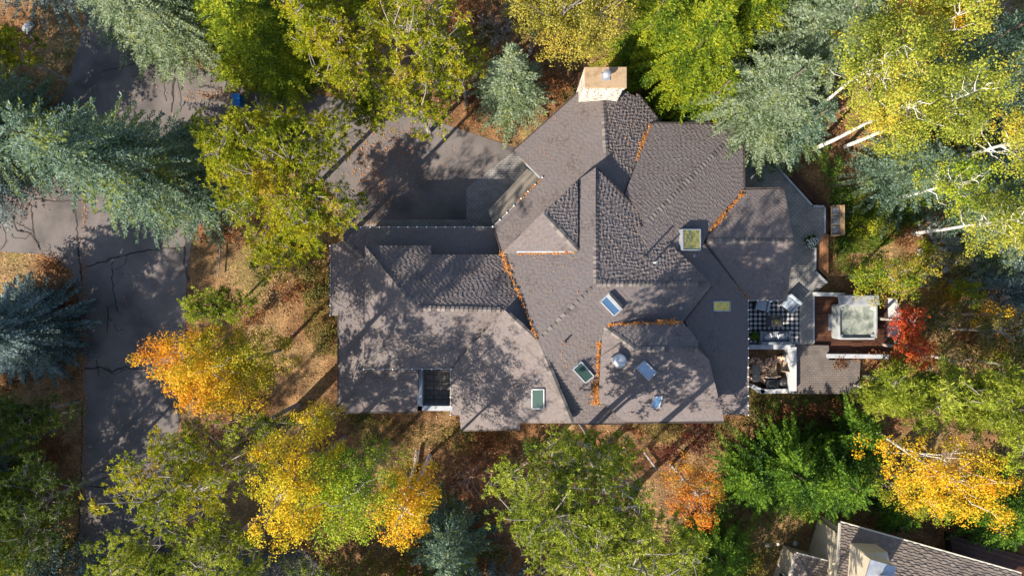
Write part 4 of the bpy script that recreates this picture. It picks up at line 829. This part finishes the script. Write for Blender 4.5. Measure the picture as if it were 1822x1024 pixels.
pine(1060,805,84,50,11,'pineg','lower pine crown reaching up toward the south wall', dens=.8, dead=.3)
pine(1660,700,120,62,9,'pineg','long needled bright pine below the red tree', dens=.95, tuft=.27, dead=.3, nw=.034)
pine(1785,720,80,66,10,'pineg','long needled pine on the right edge above the gold tree', dens=.95, tuft=.27, dead=.3)
pine(1570,700,50,44,5,'pineg','small long needled pine at the corner of the lower patio', tuft=.25)
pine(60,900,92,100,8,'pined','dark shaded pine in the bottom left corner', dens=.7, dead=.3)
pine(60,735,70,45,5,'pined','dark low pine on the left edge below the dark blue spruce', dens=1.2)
pine(15,95,44,56,7,'pine','olive pine in the top left corner', dens=1.2)
# deciduous trees
decid(400,650,140,80,11,'goldw','orange and yellow tree reaching over the road', rot=2, cl=.36, dens=1.5, leaf=.082)
decid(530,850,72,116,13,'yellow','bright yellow tree at the bottom left of the house', rot=12, cl=.38, dens=1.1)
decid(636,862,86,92,13,'ygreen','green tree between the two yellow ones below the house', cl=.38, dens=1.15)
decid(728,885,54,66,12,'gold','smaller golden tree beside the small blue spruce', cl=.34, bark='barkw')
decid(575,745,28,32,7,'yellow','slender yellow treetop at the south west house corner', cl=.3)
decid(1232,868,54,66,7,'orange','orange and olive tree below the south roof edge', cl=.34, dens=.9)
decid(1672,842,132,74,10.5,'gold','golden tree with white trunk above the neighbouring house', rot=-14, bark='barkw', cl=.36, dens=.95, lean=(.3,-1.2))
decid(1625,880,90,36,6,'maple','green and yellow bush under the golden tree', rot=-15)
decid(1560,110,90,100,14,'aspen','yellow aspen top with pale trunk behind the roof corner spruce', bark='barkw', lean=(0,.9), dens=1.2, thick=.26)
decid(1650,60,92,72,13,'aspen','pale golden aspen top near the top edge', bark='barkw', dens=1.1)
decid(1668,28,46,34,13,'gold','orange gold aspen top beside the dark bare branches', bark='barkw', dens=1.0)
decid(1577,205,85,72,11,'aspen','yellow green aspen with a white trunk beside the diagonal deck', bark='barkw', dens=1.1, thick=.26, trunkr=.13)
decid(1670,190,92,72,13,'aspen','yellow green aspen above the low spruce and lawn', bark='barkw', dens=1.1)
decid(1800,255,82,66,12,'aspen','aspen with a long white trunk toward the right edge', bark='barkw', dens=1.1, trunkr=.13)
decid(1770,395,72,62,10,'aspen','aspen crown on the right edge above the creek stones', bark='barkw', dens=1.1)
decid(1690,330,58,50,8,'ygreen','yellow green tree between the lawn and the creek stones', bark='barkw', dens=.9)
decid(1000,40,98,74,10,'pale','pale yellow tree directly above the chimney', dens=1.1, cl=.36, bark='barkg', lean=(.5,-2.0))
decid(950,10,60,40,10,'pale','pale green tree at the top edge above the slim spruce', dens=1.1)
decid(1060,50,62,50,10.5,'pale','pale yellow crown touching the top of the chimney', dens=1.1, bark='barkg', lean=(0,-2.6))
decid(1572,490,92,50,5.5,'maple','yellow green maple over the upper right of the hot tub', cl=.34, dens=1.2)
decid(1612,570,34,30,5,'red','scarlet maple crown right of the hot tub', cl=.26, leaf=.09)
decid(1620,620,42,34,4.6,'red','red maple crown spilling over the white slab', cl=.26, leaf=.09, rot=-20)
decid(1655,580,52,46,4.5,'olive','olive coloured tree right of the scarlet maple', cl=.32, dens=.8)
decid(1765,590,58,50,6,'olive','thin olive tree near the right edge', dens=.6, bark='barkg')
decid(1745,560,46,30,5,'gold','sparse golden tree with few leaves near the right edge', dens=.4)
decid(1690,470,34,26,2.5,'olive','low olive bush among the creek stones', dens=.8)
decid(1640,505,40,30,3,'olive','olive bush below the maple by the creek bed', dens=.8)
decid(1700,640,60,38,3,'olive','dark olive undergrowth tree behind the red maple', dens=.7)
decid(1800,650,40,40,4,'olive','olive tree cut by the right edge', dens=.8)
# cedars and green bushes at the lower right
for (x, y, rx, ry, h, lb) in ((1395,830,86,76,4.5,'large deep green cedar below the lower patio'),(1330,850,46,56,4,'deep green cedar right of the orange tree'),(1478,845,62,66,5,'green cedar beside the trunk of the golden tree'),(1270,975,66,50,4,'deep green cedar at the bottom edge right of the pine pair'),
    (1510,765,48,44,4,'bright cedar under the long needled pine'),(1530,800,44,30,3.5,'small cedar at the white trunk')): spruce(x, y, (rx+ry)/2, h, 'cedar', lb, zc=.3, name='cedar', cat='cedar', full=.55, dens=1.25, sag=.0)
spruce(1780,905,66,5,'cedar','green cedar next to the sunlit timber rail', name='cedar', cat='cedar', full=.6); spruce(1740,925,45,4,'cedar','green cedar under the golden tree beside the neighbouring roof', name='cedar', cat='cedar', full=.6); spruce(1590,905,40,3.2,'cedar','small dark cedar above the neighbouring roof edge', name='cedar', cat='cedar', full=.6)
SH = [(1665,555,44,34,2.2,'olive','olive shrub right of the olive tree by the red maple'),(1725,520,40,30,2.0,'ygreen','yellow green shrub just below the creek stones'),(1790,590,40,36,2.4,'olive','olive shrub near the right edge under the thin olive tree'),(1730,610,44,30,1.8,'brownleaf','brown shrub in the thicket right of the red maple'),(1780,680,40,28,1.8,'bush','green shrub between the two long needled pines'),(1600,650,30,22,1.4,'ygreen','yellow green shrub under the scarlet maple'),(1560,960-140,34,26,1.6,'bush','green shrub below the small cedar at the white trunk'),(1430,905,34,18,1.0,'ygreen','low lit shrub at the edge of the bare soil near the neighbouring house'),(1290,905,30,26,1.6,'bush','green shrub between the orange tree and the large cedar'),(690,1000,50,24,1.0,'olive','olive undergrowth shrub at the bottom edge left of the small spruce'),(420,720,40,22,1.2,'olive','olive shrub just below the orange tree'),(95,800,30,40,1.2,'brownleaf','brown shrub on the verge left of the road'),(110,980,26,40,1.2,'olive','olive shrub on the verge at the bottom left'),(1010,175,18,18,1.4,'olive','olive shrub beside the roof corner left of the chimney'),(860,70,26,40,2.4,'olive','olive shrub above the slim blue spruce'),(600,455,16,26,.9,'brownleaf','rusty shrub against the upper west roof edge'),(468,425,40,22,1.1,'olive','olive shrub under the sparse pine near the road'),(520,515,34,22,1.0,'brownleaf','brown shrub on the slope between the round bush and the house'),(575,600,22,34,.8,'olive','olive shrub right of the orange tree near the west wall'),(1540,400,30,22,.7,'ygreen','low yellow green tuft in the middle of the lawn'),(1650,440,26,20,1.0,'ygreen','small lit bush at the left end of the creek stones'),(1600,385,34,20,1.0,'bush','green bush at the right side of the lawn'),(478,480,32,30,1.6,'bush','round bright green bush west of the house'),(1480,300,24,30,1.6,'bush','green bush in the corner of the diagonal deck'),(1455,270,26,22,1.5,'bush','green bush at the foot of the white aspen trunk'),(1495,345,30,18,1.2,'bush','green bush at the top of the lawn'),
 (1497,450,20,26,1.2,'bush','dark green bush beside the timber steps'),(1630,345,40,26,1.6,'ygreen','lit yellow green bush at the top right of the lawn'),(1720,395,30,18,1,'ygreen','small green bush between the creek stones'),(905,835,26,22,1.4,'bush','green bush left of the feathery pine'),
 (950,792,26,20,1.2,'bush','green bush just below the south roof edge'),(870,790,44,34,1.5,'brownleaf','brown shrub under the south roof edge'),(820,780,34,28,1.3,'olive','olive shrub below the sunken balcony'),(1128,770,24,14,1,'brownleaf','small brown shrub below the south valley'),
 (1240,768,34,36,3.8,'burg','burgundy leaved shrub touching the south roof edge'),(1200,805,36,24,2,'burg','burgundy shrub behind the orange tree'),(1400,740,60,20,1.2,'brownleaf','brown shrub along the lower patio edge'),(1470,735,50,24,1.4,'brownleaf','reddish brown shrub under the lower patio wall'),
 (1340,735,22,28,1,'olive','dry olive shrub at the south east house corner'),(985,160,30,38,2,'brownleaf','brown shrub between the slim spruce and the chimney'),(850,160,28,60,2.2,'brownleaf','rusty brown shrub left of the slim blue spruce'),(820,30,44,44,3,'brownleaf','rusty brown shrub at the top centre'),
 (540,470,36,30,1.2,'olive','olive shrub beside the west roof edge'),(430,420,36,24,1.2,'brownleaf','brown shrub on the soil by the shaded road'),(560,520,30,50,.9,'olive','low dry shrub on the slope west of the house'),(110,540,26,60,1.2,'brownleaf','brown shrub between the dark spruce and the road'),
 (85,470,30,20,1.2,'brownleaf','brown shrub at the inner corner of the road'),(1800,815,30,40,3,'ygreen','green shrub at the right edge above the golden tree'),(705,925,22,20,1,'bush','small green shrub left of the small blue spruce'),(880,985,30,20,1,'olive','olive shrub at the bottom left of the feathery pine'),
 (1330,1005,40,22,1.3,'pale','pale grey green tuft on the bare soil at the bottom'),(450,560,30,24,1.5,'brownleaf','brown shrub right of the low green pine'),(1190,200,26,22,2.2,'cedar','dark green shrub in the shade right of the chimney'),(1130,190,12,12,1.5,'cedar','small dark shrub tucked below the chimney corner'),
 (650,745,60,12,.6,'olive','low dry shrub along the south west roof edge'),(1560,640,30,16,1,'brownleaf','brown shrub under the red maple'),(1500,640,30,12,1,'brownleaf','rust coloured shrub beside the lower patio'),(20,680,30,26,1.2,'brownleaf','brown shrub below the dark blue spruce'),
 (30,830,26,20,1,'brownleaf','brown shrub in the dark lower left woods'),(1680,520,40,24,1.4,'goldw','yellowing shrub below the creek stones'),(1585,660,26,18,1.2,'olive','olive shrub right of the lower patio corner'),(1610,420,26,22,1.2,'brownleaf','brown shrub where the lawn meets the creek bed')]
for (x, y, rx, ry, h, m_, lb) in SH: shrub(x, y, rx, ry, h, m_, lb, dens=.9)
# bare shrubs and fallen trunks
bare(832,858,40,2.4,'twigp','pinkish bare shrub with dry leaves below the house', 12, lean=(-1.0,-1.0), tip='brownleaf')
bare(882,45,46,4,'barkg','grey bare shrub at the top left of the pale tree', 11); bare(1762,15,66,6,'barkg','dark tangle of bare branches in the top right corner', 13); bare(1560,160,36,8,'twigp','bare twigs between the spruce and the aspen', 8)
bare(1105,30,34,7,'twigp','bare brown twigs above the chimney', 9); bare(1660,170,34,10,'twigp','bare twiggy crown among the aspens', 8); bare(1790,215,30,10,'barkw','pale bare branches near the right edge', 7); bare(1800,545,36,5,'barkg','grey bare bush on the right edge', 8); bare(600,405,34,5,'twigp','bare pink twigs at the north west house corner', 8)
for (pts, r_, lb) in (([(1788,518),(1830,524)],.16,'upper of two fallen white trunks at the right edge'),([(1790,526),(1835,540)],.13,'lower of two fallen white trunks at the right edge'),([(1146,803),(1170,836)],.07,'pale fallen branch left of the orange tree'),([(742,800),(738,830),(725,868)],.10,'grey leaning trunk between the yellow trees'),([(880,775),(862,805),(843,832)],.06,'thin grey trunk lying toward the bare pink shrub'),([(393,408),(391,455),(388,492)],.04,'thin pale stick standing by the shaded road')):
    b = MB(); b.tube([P(x,y,.3) for x,y in pts], r_, 8); tag(b.build('fallen_trunk', M['barkw' if 'white' in lb else 'barkg']), lb, 'log')
# trees outside the frame whose shadows fall into it
for i, (x, y, r_, h) in enumerate(((-110,850,95,14),(-150,880,110,15),(-60,1000,100,13),(40,1120,100,15),(190,1150,90,18),(330,1130,84,18),(-230,1000,120,17),(90,1260,110,17),(700,1150,90,12),(860,1130,90,11),(1180,1150,90,12),(-60,330,60,9),(1330,1140,70,10),(1900,500,100,12),(1920,720,100,12),(1900,200,90,12),(600,-110,100,12),(1000,-120,100,12),(1400,-120,100,12),(60,-110,100,12),(1700,-120,100,12),(-150,200,90,11),(540,1150,80,18))):
    spruce(x, y, r_, h, 'spruced' if i % 2 else 'fir', 'tree outside the photograph %s' % ('on the west side','on the south side','on the east side','on the north side')[0 if x < 0 else 2 if x > 1822 else 1 if y > 1000 else 3], group='trees beyond the photograph edge', name='fir_tree', cat='fir', dens=.8)
# ------------------------------------------------------------------ litter and grass
def inpoly(X, Y, poly):
    r = np.zeros(len(X), bool); n_ = len(poly)
    for i in range(n_):
        x1, y1 = poly[i]; x2, y2 = poly[(i+1)%n_]
        c = ((y1 > Y) != (y2 > Y)) & (X < (x2-x1)*(Y-y1)/((y2-y1) if y2 != y1 else 1e-9)+x1); r ^= c
    return r
def world(poly): return [tuple(P(x,y,0)[:2]) for x,y in poly]
n_ = 75000; X = rng.uniform(-32,32,n_); Y = rng.uniform(-19,19,n_)
keep = ~inpoly(X,Y,world([(1475,325),(1560,325),(1660,345),(1650,400),(1590,435),(1540,455),(1480,455)])) & ~inpoly(X,Y,world(ROAD)) & ~inpoly(X,Y,world(DRIVE)) & ~inpoly(X,Y,world([(625,400),(900,260),(1050,150),(1330,220),(1460,360),(1480,500),(1580,520),(1580,640),(1535,700),(1330,700),(1300,740),(600,740),(590,430)]))
X, Y = X[keep], Y[keep]; tag(quadmesh('leaf_litter', leafq(np.c_[X,Y,rng.uniform(.02,.06,len(X))], rng.uniform(.035,.10,len(X)), .5), M['litter']), 'brown and orange leaf and needle litter covering the ground', 'leaf litter', kind='stuff')
LV = []
for (x, y, sx, sy, n_) in ((690,290,35,38,420),(670,330,14,34,260),(715,345,30,26,130),(645,300,12,44,260),(705,255,30,20,200),(760,290,50,30,80),(60,350,60,40,60),(230,600,60,200,260),(200,160,60,30,60),(150,560,3,160,500),(150,850,4,160,400),(400,170,40,6,300),(650,398,30,3,120),(790,395,60,6,60)):
    c = P(x,y,.05); C = np.c_[c[0]+rng.normal(0,sx/30,n_), c[1]+rng.normal(0,sy/30,n_), rng.uniform(.07,.09,n_)]; LV.append(leafq(C, rng.uniform(.04,.09,n_), .3))
tag(quadmesh('driveway_leaves', np.concatenate(LV), M['leaf_orange']), 'orange fallen leaves scattered over the driveway and road edges', 'leaves', kind='stuff')
def grass(poly, n_, hh=.16):
    W_ = world(poly); A = np.array(W_); X = rng.uniform(A[:,0].min(), A[:,0].max(), n_); Y = rng.uniform(A[:,1].min(), A[:,1].max(), n_); k = inpoly(X,Y,W_); X, Y = X[k], Y[k]; m_ = len(X)
    U = unit(np.c_[rng.normal(0,.6,m_), rng.normal(0,.6,m_), np.ones(m_)]); return diamonds(np.c_[X,Y,np.full(m_,.02)], U, unit(np.cross(U, rng.normal(0,1,(m_,3)))), rng.uniform(.5,1.4,m_)*hh, np.full(m_,.035))
tag(quadmesh('grass', np.concatenate([grass([(1480,335),(1560,330),(1650,345),(1640,395),(1590,430),(1540,450),(1488,450)],22000), grass([(540,470),(598,470),(602,640),(540,600)],5000,.1), grass([(600,738),(920,770),(900,800),(640,790)],6000,.09), grass([(1330,690),(1500,705),(1480,760),(1335,740)],5000,.15), grass([(1120,755),(1330,745),(1330,790),(1180,790)],5000,.08),grass([(380,140),(440,160),(420,120)],900,.2),grass([(1300,930),(1440,900),(1400,1024),(1300,1024)],2500,.12)]), M['grass']), 'patches of grass on the lawn and around the house', 'grass', kind='stuff')
print('objects', len(bpy.data.objects), 'faces', sum(len(o.data.polygons) for o in bpy.data.objects if o.type == 'MESH'))
